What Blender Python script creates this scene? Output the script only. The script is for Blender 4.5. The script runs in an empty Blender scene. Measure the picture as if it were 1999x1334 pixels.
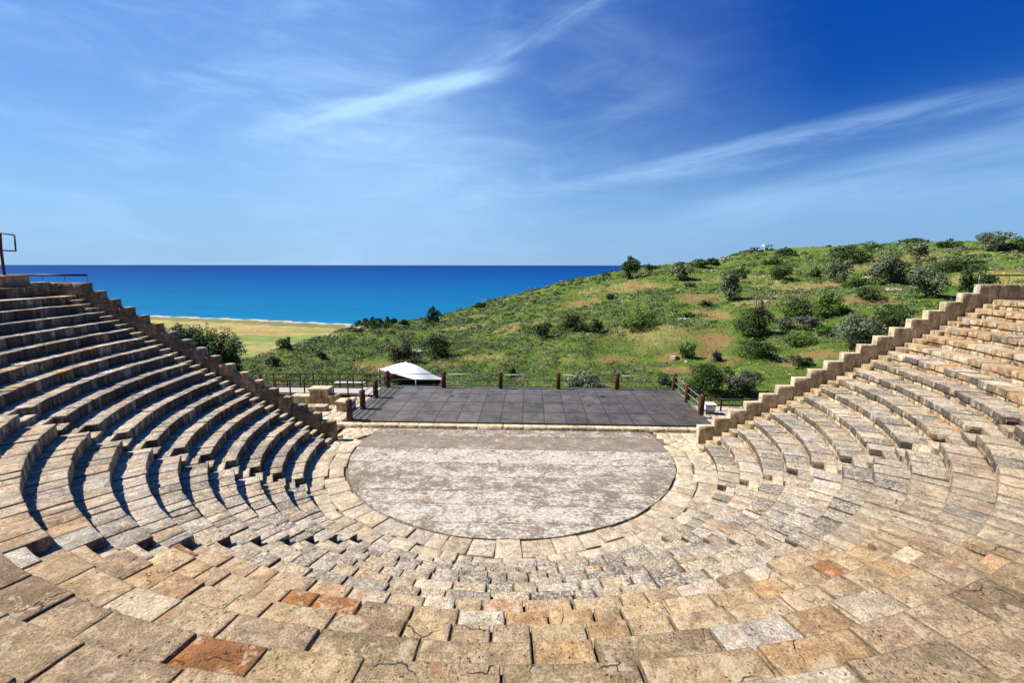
import bpy, math, random
import numpy as np
rad = math.radians

# ------------------------------------------------------------------ camera
CX, CY, CZ = 0.90989, -20.97755, 8.8
YAW, PITCH, ROLL, F = 0.04192, 0.16591, 0.00101, 892.743
scene = bpy.context.scene
COL = scene.collection
cy_, sy_ = math.cos(YAW), math.sin(YAW)
FWD = np.array([-sy_*math.cos(PITCH), cy_*math.cos(PITCH), -math.sin(PITCH)])
RT0 = np.array([cy_, sy_, 0.0]); UP0 = np.cross(RT0, FWD)
RT = math.cos(ROLL)*RT0 + math.sin(ROLL)*UP0
UP = -math.sin(ROLL)*RT0 + math.cos(ROLL)*UP0
CAM = np.array([CX, CY, CZ])
from mathutils import Matrix
cam_d = bpy.data.cameras.new('camera'); cam = bpy.data.objects.new('camera', cam_d); COL.objects.link(cam)
cam_d.sensor_width = 36.0; cam_d.lens = F/1999*36.0; cam_d.clip_start = 0.1; cam_d.clip_end = 200000
M = Matrix.Identity(4)
for i in range(3):
    M[i][0] = RT[i]; M[i][1] = UP[i]; M[i][2] = -FWD[i]; M[i][3] = CAM[i]
cam.matrix_world = M
scene.camera = cam

# ------------------------------------------------------------------ light
SUN_EL, SUN_AZ = rad(47), rad(-85)           # azimuth measured from +y, clockwise positive: sun far left, a little ahead
sdir = np.array([math.sin(SUN_AZ)*math.cos(SUN_EL), math.cos(SUN_AZ)*math.cos(SUN_EL), math.sin(SUN_EL)])
sun_d = bpy.data.lights.new('sun', 'SUN'); sun_d.energy = 5.0; sun_d.angle = rad(0.5); sun_d.color = (1.0, 0.93, 0.82)
sun = bpy.data.objects.new('sun', sun_d); COL.objects.link(sun)
from mathutils import Vector
sun.rotation_euler = Vector(-sdir).to_track_quat('-Z', 'Y').to_euler()
scene.view_settings.view_transform = 'Standard'; scene.view_settings.look = 'None'
scene.view_settings.gamma = 1; scene.view_settings.exposure = 0.8
scene.view_settings.use_curve_mapping = False
scene.cycles.max_bounces = 6; scene.cycles.diffuse_bounces = 1; scene.cycles.glossy_bounces = 2

def ray(px, py):
    d = FWD + (px-999.5)/F*RT - (py-667.0)/F*UP
    return d
def at_z(px, py, z):
    d = ray(px, py); k = (z-CZ)/d[2]; return CAM + d*k
def at_depth(px, py, dep):
    return CAM + ray(px, py)*dep

# ------------------------------------------------------------------ node helpers
class NT:
    def __init__(s, nt): s.nt = nt; s.nodes = nt.nodes; s.links = nt.links
    def n(s, typ, **kw):
        nd = s.nodes.new(typ)
        for k, v in kw.items(): setattr(nd, k, v)
        return nd
    def put(s, sock, v):
        if isinstance(v, bpy.types.NodeSocket): s.links.new(v, sock)
        elif v is not None: sock.default_value = v
    def math(s, op, a, b=None, c=None, clamp=False):
        nd = s.n('ShaderNodeMath', operation=op, use_clamp=clamp); s.put(nd.inputs[0], a)
        if b is not None: s.put(nd.inputs[1], b)
        if c is not None: s.put(nd.inputs[2], c)
        return nd.outputs[0]
    def vmath(s, op, a, b=None):
        nd = s.n('ShaderNodeVectorMath', operation=op); s.put(nd.inputs[0], a)
        if b is not None: s.put(nd.inputs[1], b)
        return nd.outputs['Value'] if op in ('DOT_PRODUCT', 'LENGTH', 'DISTANCE') else nd.outputs[0]
    def scale(s, v, f):
        nd = s.n('ShaderNodeVectorMath', operation='SCALE'); s.put(nd.inputs[0], v); s.put(nd.inputs['Scale'], f); return nd.outputs[0]
    def mix(s, f, a, b, mode='MIX'):
        nd = s.n('ShaderNodeMix', data_type='RGBA', blend_type=mode); nd.clamp_factor = True
        s.put(nd.inputs[0], f); s.put(nd.inputs[6], a); s.put(nd.inputs[7], b); return nd.outputs[2]
    def noise(s, vec, scale, detail=3, rough=0.55, dist=0.0, out=0):
        nd = s.n('ShaderNodeTexNoise'); s.put(nd.inputs['Vector'], vec); s.put(nd.inputs['Scale'], scale)
        nd.inputs['Detail'].default_value = detail; nd.inputs['Roughness'].default_value = rough
        nd.inputs['Distortion'].default_value = dist; return nd.outputs[out]
    def voro(s, vec, scale, feature='F1', out=0, rand=1.0):
        nd = s.n('ShaderNodeTexVoronoi', feature=feature); s.put(nd.inputs['Vector'], vec); nd.inputs['Scale'].default_value = scale
        nd.inputs['Randomness'].default_value = rand; return nd.outputs[out]
    def ramp(s, f, a, b, lo=0.0, hi=1.0, smooth=True):
        nd = s.n('ShaderNodeMapRange'); nd.interpolation_type = 'SMOOTHSTEP' if smooth else 'LINEAR'
        s.put(nd.inputs[0], f); s.put(nd.inputs[1], a); s.put(nd.inputs[2], b); s.put(nd.inputs[3], lo); s.put(nd.inputs[4], hi)
        return nd.outputs[0]
    def mapping(s, vec, scale=(1,1,1), rot=(0,0,0), loc=(0,0,0)):
        nd = s.n('ShaderNodeMapping'); s.put(nd.inputs[0], vec); nd.inputs[1].default_value = loc
        nd.inputs[2].default_value = rot; nd.inputs[3].default_value = scale; return nd.outputs[0]
    def sep(s, v):
        nd = s.n('ShaderNodeSeparateXYZ'); s.put(nd.inputs[0], v); return nd.outputs
    def comb(s, x, y, z):
        nd = s.n('ShaderNodeCombineXYZ'); s.put(nd.inputs[0], x); s.put(nd.inputs[1], y); s.put(nd.inputs[2], z); return nd.outputs[0]
    def bump(s, h, strength, dist, normal=None):
        nd = s.n('ShaderNodeBump'); nd.inputs['Strength'].default_value = strength; nd.inputs['Distance'].default_value = dist
        s.put(nd.inputs['Height'], h)
        if normal is not None: s.links.new(normal, nd.inputs['Normal'])
        return nd.outputs[0]
def rgb(r, g, b): return (r, g, b, 1.0)

# ------------------------------------------------------------------ world: physical sky with thin cirrus
world = bpy.data.worlds.new('World'); scene.world = world; world.use_nodes = True
w = NT(world.node_tree); w.nodes.clear()
sky = w.n('ShaderNodeTexSky', sky_type='NISHITA'); sky.sun_disc = False
sky.sun_elevation = SUN_EL; sky.sun_rotation = SUN_AZ; sky.altitude = 300; sky.air_density = 1.0; sky.dust_density = 0.1; sky.ozone_density = 1.2
D = w.vmath('NORMALIZE', w.n('ShaderNodeTexCoord').outputs['Generated'])
el = w.sep(D)[2]
hsv = w.n('ShaderNodeHueSaturation'); hsv.inputs['Saturation'].default_value = 1.28; hsv.inputs['Value'].default_value = 1.0
w.links.new(sky.outputs[0], hsv.inputs['Color'])
base = w.mix(1.0, hsv.outputs[0], rgb(0.40, 0.90, 1.30), 'MULTIPLY')
base = w.mix(w.ramp(el, -0.04, -0.01, 0.9, 0.0), base, rgb(0.3, 0.5, 0.8))
# the clear deep band of sky away from the sun (polarised part of the sky)
pd = ray(2100, -200); pd = pd/np.linalg.norm(pd)
pol = w.math('MULTIPLY', w.ramp(w.vmath('DOT_PRODUCT', D, tuple(pd)), 0.40, 1.0), w.ramp(el, 0.0, 0.42))
base = w.mix(w.math('MULTIPLY', w.ramp(el, 0.04, 0.52), 0.9), base, rgb(0.15, 1.95, 8.0))
base = w.mix(w.math('MULTIPLY', pol, 0.95), base, rgb(0.02, 0.72, 4.3))
base = w.mix(w.ramp(el, 0.0, 0.30, 0.85, 0.0), base, rgb(2.9, 4.8, 8.2))
# unseen sky overhead and behind darkened to cut fill light, pale towards the sea
fd = np.array([-.08, .96, .26]); fd /= np.linalg.norm(fd)
base = w.mix(w.ramp(w.vmath('DOT_PRODUCT', D, tuple(fd)), .0, .50, .85, 0.0), base, rgb(.15, .55, 2.0))
def udir(px, py):
    d = ray(px, py); return d/np.linalg.norm(d)
def streak(p1, p2, w0, w1, n_scale, seed, soft0=0.25, soft1=0.25, stretch=7.0, thr=(0.25, 0.7)):
    d1, d2 = udir(*p1), udir(*p2)
    nrm = np.cross(d1, d2); nrm /= np.linalg.norm(nrm)
    L = math.acos(float(np.clip(d1@d2, -1, 1))); t = np.cross(nrm, d1)
    along = w.math('DIVIDE', w.math('ARCTAN2', w.vmath('DOT_PRODUCT', D, tuple(t)), w.vmath('DOT_PRODUCT', D, tuple(d1))), L)
    across = w.vmath('DOT_PRODUCT', D, tuple(nrm))
    vec = w.comb(w.math('MULTIPLY', along, L/stretch*n_scale), w.math('MULTIPLY', across, n_scale), seed)
    wob = w.math('MULTIPLY', w.math('SUBTRACT', w.noise(vec, 1.6, 3, 0.6), 0.5), 0.9*max(w0, w1))
    width = w.math('ADD', w0, w.math('MULTIPLY', along, w1-w0))
    a = w.math('DIVIDE', w.math('ABSOLUTE', w.math('ADD', across, wob)), width)
    body = w.ramp(a, 0.0, 1.0, 1.0, 0.0)
    ends = w.math('MULTIPLY', w.ramp(along, 0.0, soft0), w.ramp(along, 1.0-soft1, 1.0, 1.0, 0.0))
    fib = w.ramp(w.noise(vec, 3.2, 6, 0.62, 0.4), thr[0], thr[1])
    return w.math('MULTIPLY', w.math('MULTIPLY', body, ends), fib)
def blob(p, r0, r1):
    return w.ramp(w.vmath('DOT_PRODUCT', D, tuple(udir(*p))), math.cos(r1), math.cos(r0))
parts = [
    (streak((380, 290), (1060, 118), 0.034, 0.018, 10, 1.3, 0.5, 0.30, thr=(0.15, 0.6)), 0.62),
    (streak((640, 300), (1240, -45), 0.05, 0.022, 10, 4.1, 0.75, 0.1), 0.34),
    (streak((980, 395), (2150, 150), 0.016, 0.042, 10, 7.7, 0.35, 0.05), 0.42),
    (streak((1200, 355), (1720, 285), 0.018, 0.022, 12, 9.2, 0.3, 0.5), 0.30),
    (streak((1250, 450), (2200, 290), 0.05, 0.10, 7, 12.4, 0.35, 0.05, thr=(0.1, 0.8)), 0.48),
    (streak((1050, 300), (1430, 150), 0.07, 0.06, 8, 15.4, 0.45, 0.5), 0.16),
    (streak((200, 260), (1200, 330), 0.16, 0.14, 5, 19.4, 0.35, 0.4, thr=(0.05, 0.9)), 0.32),
    (streak((1000, 30), (1420, 190), 0.05, 0.08, 8, 22.4, 0.35, 0.5), 0.10),
]
wind = w.mapping(D, (2.0, 2.0, 7.5), (0, rad(14), 0))
veil = w.ramp(w.noise(wind, 2.2, 7, 0.6, 0.6), 0.42, 0.78)
veil = w.math('MULTIPLY', veil, blob((420, 330), 0.1, 1.15))
cl = w.math('MULTIPLY', veil, 0.24)
cl = w.math('ADD', cl, w.math('MULTIPLY', blob((430, 420), 0.0, 0.72), 0.36))
for s_, k_ in parts: cl = w.math('ADD', cl, w.math('MULTIPLY', s_, k_))
cl = w.math('ADD', cl, w.math('MULTIPLY', blob((1000, 380), 0.0, 0.6), 0.16))
cl = w.math('MULTIPLY', cl, 1.0, clamp=True)
col = w.mix(cl, base, rgb(5.2, 8.2, 12.0))
bg = w.n('ShaderNodeBackground'); bg.inputs['Strength'].default_value = 0.053
w.links.new(col, bg.inputs['Color'])
wo = w.n('ShaderNodeOutputWorld'); w.links.new(bg.outputs[0], wo.inputs['Surface'])

# ------------------------------------------------------------------ mesh helpers
rng = np.random.default_rng(7)
def make_obj(name, V, faces, mat, parent=None, colors=None, smooth=False, loc=None):
    """faces: list of int arrays (n,3) or (n,4). V in world coordinates (loc = base of the thing)."""
    V = np.asarray(V, np.float64)
    if loc is not None: V = V - np.asarray(loc)
    me = bpy.data.meshes.new(name)
    faces = [np.asarray(f, np.int32) for f in faces if len(f)]
    nl = sum(f.size for f in faces); nf = sum(len(f) for f in faces)
    me.vertices.add(len(V)); me.vertices.foreach_set('co', V.astype(np.float32).ravel())
    me.loops.add(nl); me.polygons.add(nf)
    me.loops.foreach_set('vertex_index', np.concatenate([f.ravel() for f in faces]))
    tot = np.concatenate([np.full(len(f), f.shape[1], np.int32) for f in faces])
    st = np.concatenate([[0], np.cumsum(tot)[:-1]]).astype(np.int32)
    me.polygons.foreach_set('loop_start', st)
    if smooth: me.polygons.foreach_set('use_smooth', np.ones(nf, bool))
    if colors is not None:
        at = me.color_attributes.new('tint', 'FLOAT_COLOR', 'POINT')
        c = np.ones((len(V), 4), np.float32); cc = np.asarray(colors, np.float32); c[:, :cc.shape[1]] = cc
        at.data.foreach_set('color', c.ravel())
    me.update(calc_edges=True); me.validate(clean_customdata=False)
    if mat is not None: me.materials.append(mat)
    o = bpy.data.objects.new(name, me); COL.objects.link(o)
    if parent is not None: o.parent = parent
    if loc is not None and parent is None: o.location = loc
    return o
class MB:
    def __init__(s): s.V = []; s.T = []; s.Q = []; s.C = []; s.k = 0
    def add(s, V, Q=None, T=None, c=(1,1,1)):
        V = np.asarray(V, float); n = len(V)
        if Q is not None and len(Q): s.Q.append(np.asarray(Q)+s.k)
        if T is not None and len(T): s.T.append(np.asarray(T)+s.k)
        c = np.asarray(c, float)
        s.C.append(np.tile(c, (n, 1)) if c.ndim == 1 else c)
        s.V.append(V); s.k += n
    def build(s, name, mat, parent=None, smooth=False, loc=None):
        f = []
        if s.Q: f.append(np.concatenate(s.Q))
        if s.T: f.append(np.concatenate(s.T))
        V = np.concatenate(s.V)
        if parent is not None: V = V - np.asarray(parent.location)
        return make_obj(name, V, f, mat, parent, np.concatenate(s.C), smooth, loc)
def tag(o, label=None, cat=None, group=None, kind=None):
    if label: o['label'] = label
    if cat: o['category'] = cat
    if group: o['group'] = group
    if kind: o['kind'] = kind
    return o
def empty(name, loc, label=None, cat=None, group=None):
    o = bpy.data.objects.new(name, None); COL.objects.link(o); o.location = tuple(float(v) for v in loc)
    o.empty_display_size = 0.3
    return tag(o, label, cat, group)
def hash3(i, j, k, s):
    h = (i.astype(np.int64)*374761393 + j.astype(np.int64)*668265263 + k.astype(np.int64)*2147483647 + s*974634777) & 0xffffffff
    h = ((h ^ (h >> 13))*1274126177) & 0xffffffff
    return ((h ^ (h >> 16)) & 0xffffff)/float(0xffffff)
def vnoise(P, freq, seed=0):
    P = np.asarray(P)*freq; I = np.floor(P).astype(np.int64); f = P-I; f = f*f*(3-2*f); r = 0
    for a in (0, 1):
        for b in (0, 1):
            for c in (0, 1):
                wgt = (f[:, 0] if a else 1-f[:, 0])*(f[:, 1] if b else 1-f[:, 1])*(f[:, 2] if c else 1-f[:, 2])
                r = r + wgt*hash3(I[:, 0]+a, I[:, 1]+b, I[:, 2]+c, seed)
    return r*2-1
def fbm(P, freq, seed=0, oct=3, gain=0.5):
    r = 0; a = 1
    for o in range(oct):
        r = r + a*vnoise(P, freq*2**o, seed+o*17); a *= gain
    return r
_tc = {}
def grid_box(nx, ny, nz):
    """surface of a box subdivided nx,ny,nz; returns integer lattice coords and quads"""
    key = (nx, ny, nz)
    if key in _tc: return _tc[key]
    idx = {}; pts = []; quads = []
    def vid(i, j, k):
        if (i, j, k) not in idx: idx[(i, j, k)] = len(pts); pts.append((i, j, k))
        return idx[(i, j, k)]
    for i in range(nx):
        for j in range(ny):
            quads.append((vid(i,j,0), vid(i,j+1,0), vid(i+1,j+1,0), vid(i+1,j,0)))
            quads.append((vid(i,j,nz), vid(i+1,j,nz), vid(i+1,j+1,nz), vid(i,j+1,nz)))
    for i in range(nx):
        for k in range(nz):
            quads.append((vid(i,0,k), vid(i+1,0,k), vid(i+1,0,k+1), vid(i,0,k+1)))
            quads.append((vid(i,ny,k), vid(i,ny,k+1), vid(i+1,ny,k+1), vid(i+1,ny,k)))
    for j in range(ny):
        for k in range(nz):
            quads.append((vid(0,j,k), vid(0,j,k+1), vid(0,j+1,k+1), vid(0,j+1,k)))
            quads.append((vid(nx,j,k), vid(nx,j+1,k), vid(nx,j+1,k+1), vid(nx,j,k+1)))
    _tc[key] = (np.array(pts), np.array(quads)); return _tc[key]
def worn_box(sx, sy, sz, cell=0.2, bev=0.025, amp=0.012, seed=0):
    """worn stone block centred on the origin, x,y,z sizes; returns V,Q (local)"""
    n = [int(max(1, round(s/cell)))+2 for s in (sx, sy, sz)]
    L, Q = grid_box(*n)
    h = np.array([sx, sy, sz])/2; b = min(bev, h.min()*0.45)
    V = np.zeros((len(L), 3))
    for a in range(3):
        ts = np.concatenate([[-h[a]], np.linspace(-h[a]+b, h[a]-b, n[a]-1), [h[a]]])
        V[:, a] = ts[L[:, a]]
    inner = np.clip(V, -(h-b), h-b); d = V-inner; l = np.linalg.norm(d, axis=1, keepdims=True); l[l == 0] = 1
    V = inner + d/l*b
    off = np.array([seed*3.17 % 97, seed*7.31 % 89, seed*1.93 % 83])
    S = V+off
    N = d/l
    k = amp*(fbm(S, 4.5, seed, 2, 0.6))
    V = V + N*k[:, None]
    # chipped corners and edges
    e = (np.abs(d) > 1e-6).sum(1) >= 2
    global EDGE; EDGE = e & (V[:, 2] > 0)
    chip = np.clip(vnoise(S, 3.2, seed+5)-0.25, 0, 1)*bev*1.6
    V[e] -= (N*chip[:, None])[e]
    return V, Q
# ------------------------------------------------------------------ materials
def new_mat(name):
    m = bpy.data.materials.new(name); m.use_nodes = True
    t = NT(m.node_tree); t.nodes.clear()
    b = t.n('ShaderNodeBsdfPrincipled'); o = t.n('ShaderNodeOutputMaterial'); t.links.new(b.outputs[0], o.inputs[0])
    b.inputs['Roughness'].default_value = 0.9; b.inputs['Specular IOR Level'].default_value = 0.2
    return m, t, b
def pos(t): return t.n('ShaderNodeNewGeometry').outputs['Position']
def tintn(t):
    a = t.n('ShaderNodeAttribute'); a.attribute_name = 'tint'; return a
def stone_mat(name, lichen=1.0, pits=1.0, stain=1.0, gain=1.0):
    m, t, b = new_mat(name); P = pos(t); A = tintn(t)
    off = t.vmath('ADD', P, t.scale(A.outputs['Color'], 23.0))     # each block has its own run of pattern
    c = A.outputs['Color']; wthr_shade = A.outputs['Alpha']              # alpha: block weathering, plus painted riser shade on the left wedge
    big = t.noise(off, 1.7, 5, 0.62, 0.5)
    med = t.noise(off, 8.0, 8, 0.78, 0.1)
    fine = t.noise(P, 38.0, 4, 0.7)
    c = t.mix(1.0, c, t.ramp(big, 0.3, 0.72, 0.72, 1.22), 'MULTIPLY')
    c = t.mix(1.0, c, t.ramp(med, 0.25, 0.75, 0.66, 1.32), 'MULTIPLY')
    c = t.mix(1.0, c, t.ramp(fine, 0.32, 0.68, 0.58, 1.36), 'MULTIPLY')
    # pale calcite skin
    pale = t.ramp(t.noise(off, 3.4, 8, 0.72, 0.9), 0.52, 0.585)
    c = t.mix(t.math('MULTIPLY', pale, 0.62), c, rgb(0.74*gain, 0.60*gain, 0.41*gain))
    dkp = t.ramp(t.noise(t.vmath('ADD', off, (4.4, 1.2, 7.9)), 2.6, 8, 0.74, 0.7), 0.54, 0.62)
    c = t.mix(t.math('MULTIPLY', dkp, 0.34), c, rgb(0.235, 0.18, 0.125))
    # grey lichen
    li = t.ramp(t.noise(t.vmath('ADD', off, (9.1, 3.3, 1.7)), 7.5, 9, 0.88, 0.2), t.math('SUBTRACT', 0.66, t.math('MULTIPLY', wthr_shade, 0.20)), t.math('SUBTRACT', 0.73, t.math('MULTIPLY', wthr_shade, 0.18)))
    lc = t.mix(t.ramp(t.noise(P, 14, 6, 0.85), 0.46, 0.56), rgb(0.055, 0.052, 0.047), rgb(0.40, 0.375, 0.32))
    c = t.mix(t.math('MULTIPLY', li, 0.85*lichen), c, lc)
    sp = t.noise(t.vmath('ADD', P, (3.0, 1.0, 2.0)), 15.0, 7, 0.9)
    spk = t.mix(t.ramp(sp, .44, .56), rgb(.30, .29, .28), rgb(1.52, 1.52, 1.50))
    c = t.mix(t.math('MULTIPLY', wthr_shade, .85*lichen, clamp=True), c, t.mix(1.0, c, spk, 'MULTIPLY'))
    # black crust down upright faces; deepened on the left wedge as painted riser shade
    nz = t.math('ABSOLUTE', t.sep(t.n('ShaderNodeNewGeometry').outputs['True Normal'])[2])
    rth = t.math('SUBTRACT', .485, t.math('MULTIPLY', wthr_shade, .20))
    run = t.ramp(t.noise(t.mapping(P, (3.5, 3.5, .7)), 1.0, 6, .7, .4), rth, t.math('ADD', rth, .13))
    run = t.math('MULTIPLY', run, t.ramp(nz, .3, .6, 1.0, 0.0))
    run = t.math('MULTIPLY', run, t.math('ADD', .62, t.math('MULTIPLY', wthr_shade, .5)), clamp=True)
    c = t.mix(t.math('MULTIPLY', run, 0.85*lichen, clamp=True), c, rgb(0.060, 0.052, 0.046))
    # iron stain
    st = t.ramp(t.noise(t.vmath('ADD', off, (2.1, 8.3, 5.7)), 1.4, 5, 0.65, 1.2), 0.60, 0.70)
    c = t.mix(t.math('MULTIPLY', st, 0.55*stain), c, rgb(0.42, 0.17, 0.06))
    # pits and fine cracks
    pv = t.voro(t.vmath('ADD', P, t.scale(t.noise(P, 9, 3, 0.6, 0, 1), 0.12)), 13.0)
    pit = t.ramp(pv, 0.10, 0.24, 1.0, 0.0)
    pit = t.math('MULTIPLY', pit, t.ramp(t.noise(off, 2.6, 3), 0.44, 0.56))
    c = t.mix(t.math('MULTIPLY', pit, 0.75*pits), c, rgb(0.05, 0.042, 0.035))
    cr = t.voro(t.vmath('ADD', off, t.scale(t.noise(off, 2, 3, 0.6, 0, 1), 0.5)), 0.9, 'DISTANCE_TO_EDGE')
    crk = t.math('MULTIPLY', t.ramp(cr, 0.003, 0.011, 1.0, 0.0), t.ramp(t.noise(off, 1.1, 2), 0.56, 0.64))
    c = t.mix(t.math('MULTIPLY', crk, 0.8), c, rgb(0.05, 0.042, 0.035))
    t.links.new(c, b.inputs['Base Color'])
    h = t.math('ADD', t.math('MULTIPLY', t.noise(off, 6.5, 9, 0.78, 0.15), 1.0), t.math('MULTIPLY', fine, 0.35))
    h = t.math('SUBTRACT', h, t.math('MULTIPLY', pit, 0.7)); h = t.math('SUBTRACT', h, t.math('MULTIPLY', crk, 0.8))
    t.links.new(t.bump(h, 1.0, 0.085), b.inputs['Normal'])
    b.inputs['Roughness'].default_value = 0.95
    return m
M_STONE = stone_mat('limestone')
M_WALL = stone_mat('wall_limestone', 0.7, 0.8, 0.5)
M_PAVE = stone_mat('paving_limestone', 0.35, 0.9, 0.3)
def simple_mat(name, color, rough=0.6, metal=0.0, nscale=8, var=0.3, bump=0.2, stretch=(1,1,1), spec=0.3, bdist=0.01):
    m, t, b = new_mat(name); P = t.mapping(pos(t), stretch)
    n = t.noise(P, nscale, 6, 0.65)
    c = t.mix(1.0, rgb(*color), t.ramp(n, 0.25, 0.75, 1-var, 1+var), 'MULTIPLY')
    t.links.new(c, b.inputs['Base Color']); b.inputs['Roughness'].default_value = rough; b.inputs['Metallic'].default_value = metal
    b.inputs['Specular IOR Level'].default_value = spec
    if bump: t.links.new(t.bump(n, bump, bdist), b.inputs['Normal'])
    return m
M_WOOD = simple_mat('dark_stained_timber', (0.085, 0.035, 0.02), 0.7, 0, 5, 0.5, 0.5, (6, 6, 0.8))
M_RUST = simple_mat('rusty_painted_steel', (0.075, 0.028, 0.018), 0.7, 0, 14, 0.4, 0.2)
M_BLACK = simple_mat('black_steel', (0.012, 0.012, 0.014), 0.5, 0, 14, 0.3, 0.1)
M_PIPE = simple_mat('galvanised_pipe', (0.26, 0.28, 0.30), 0.45, 0.5, 10, 0.2, 0.05)
M_CANVAS = simple_mat('white_canvas', (0.82, 0.81, 0.77), 0.8, 0, 2, 0.05, 0.15)
M_PLANK = simple_mat('bleached_boards', (0.42, 0.39, 0.35), 0.85, 0, 4, 0.3, 0.4, (0.7, 7, 7))
M_EARTH = simple_mat('packed_earth', (0.16, 0.115, 0.075), 0.95, 0, 3, 0.4, 0.8, bdist=0.03)
M_CORE = simple_mat('dark_joint_earth', (0.10, 0.075, 0.052), 0.95, 0, 6, 0.4, 0.6)  # dark earth colour of the joints
M_PLASTIC = simple_mat('pale_painted_board', (0.7, 0.7, 0.68), 0.6, 0, 3, 0.1, 0.05)

# ------------------------------------------------------------------ theatre dimensions
R0, T, RI, NR = 9.14667, 0.74262, 0.40324, 18
RC = 7.50
PR = dict(x=9.0839, y=0.56565, dx=0.72764, dy=0.02339, z=1.08848)
PL = dict(x=-8.92475, y=0.55827, dx=-0.73682, dy=0.04183, z=1.0378)
PT = 0.32                                      # parapet thickness
AISLE = [-150.0, -117.2, -59.0, -28.6]   # stair aisles (degrees)
AW = 0.78
def Rn(n): return R0+(n-1)*T
def yend(side, n):
    q = PR if side > 0 else PL
    return q['y']+(n-1)*q['dy']-0.62
PAL = {'tan': (0.55, 0.405, 0.24), 'ochre': (0.57, 0.37, 0.19), 'cream': (0.68, 0.56, 0.39), 'grey': (0.42, 0.375, 0.31),
       'rust': (0.43, 0.20, 0.08), 'pale': (0.62, 0.555, 0.45), 'brown': (0.40, 0.29, 0.175)}
def pick_tint(ang, n, r):
    if ang < -150:   wgt = dict(cream=.22, tan=.30, grey=.28, pale=.18, rust=.0, ochre=.02)
    elif ang < -40:
        if n >= 7: wgt = dict(tan=.54, ochre=.16, cream=.13, grey=.03, rust=.022, pale=.03, brown=.08)
        elif n >= 5: wgt = dict(tan=.30, ochre=.08, cream=.14, grey=.26, rust=.004, pale=.18)
        else: wgt = dict(tan=.16, ochre=.04, cream=.20, grey=.36, rust=.003, pale=.24)
        if ang < -120 and n < 9: wgt = dict(tan=.30, cream=.18, grey=.34, pale=.18)
    else:
        if n >= 13: wgt = dict(tan=.44, ochre=.30, cream=.20, grey=.02, pale=.02, rust=.008)
        elif n >= 9: wgt = dict(tan=.24, ochre=.10, cream=.24, grey=.22, pale=.20)
        else: wgt = dict(tan=.12, cream=.26, grey=.34, pale=.28)
    ks = list(wgt); ws = np.array([wgt[k] for k in ks]); k = ks[r.choice(len(ks), p=ws/ws.sum())]
    v = r.uniform(0.86, 1.10); wh = {'grey': 1.0, 'pale': 0.7, 'cream': 0.3, 'tan': 0.35, 'ochre': 0.2, 'rust': 0.0, 'brown': 0.4}[k]
    c = np.array(PAL[k])*v*np.array([1, r.uniform(.975, 1.01), r.uniform(.94, 1.06)])
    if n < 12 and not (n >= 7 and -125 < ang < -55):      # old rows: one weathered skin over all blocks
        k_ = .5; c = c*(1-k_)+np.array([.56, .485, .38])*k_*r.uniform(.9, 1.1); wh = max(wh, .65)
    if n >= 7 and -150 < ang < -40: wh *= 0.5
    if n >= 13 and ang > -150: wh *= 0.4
    if ang < -150: wh = max(wh, .55)  # left wedge: heavier crust paints riser shade into the stone colour
    return np.array([*c, min(1, wh*r.uniform(.6, 1.2))])
def polar_block(mb, a0, a1, r0, r1, z0, z1, tint, cell, bev, amp, seed, r, jit=1.0):
    """block between angles a0<a1 (radians) and radii r0..r1"""
    rm = (r0+r1)/2; sx = (a1-a0)*rm; V, Q = worn_box(sx, r1-r0, z1-z0, cell, bev, amp, seed)
    tx, ty = r.normal(0, .006*jit, 2); V = V.copy()
    V[:, 2] += V[:, 0]*tx + V[:, 1]*ty*0.6
    skew = r.normal(0, .02*jit)
    ang = (a0+a1)/2 + (V[:, 0]+V[:, 1]*skew)/rm
    rr = rm + V[:, 1]
    W = np.stack([rr*np.cos(ang), rr*np.sin(ang), (z0+z1)/2+V[:, 2]], -1)
    # orientation: (ang, r, z) is left handed -> flip quads
    C_ = np.tile(np.asarray(tint, float), (len(W), 1)); wr = np.clip(.35+.5*vnoise(W, 2.3, 91), 0, .8)*EDGE     # arrises rubbed pale
    C_[:, :3] = C_[:, :3]*(1-wr[:, None])+np.array([.74, .63, .47])*wr[:, None]
    mb.add(W, Q[:, ::-1], c=C_)
def core_ring(mb, a0, a1, r0, r1, z0, z1, c=(0.10, 0.075, 0.05, 0.0)):
    n = max(2, int(abs(a1-a0)*r0/0.5)); A = np.linspace(a0, a1, n)
    V = []; 
    for rr, zz in ((r0, z0), (r0, z1), (r1, z1)): V.append(np.stack([rr*np.cos(A), rr*np.sin(A), np.full(n, zz)], -1))
    V = np.concatenate(V); Q = []
    for i in range(n-1):
        Q.append((i, i+n, i+n+1, i+1)); Q.append((i+n, i+2*n, i+2*n+1, i+n+1))
    mb.add(V, Q, c=c)
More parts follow.
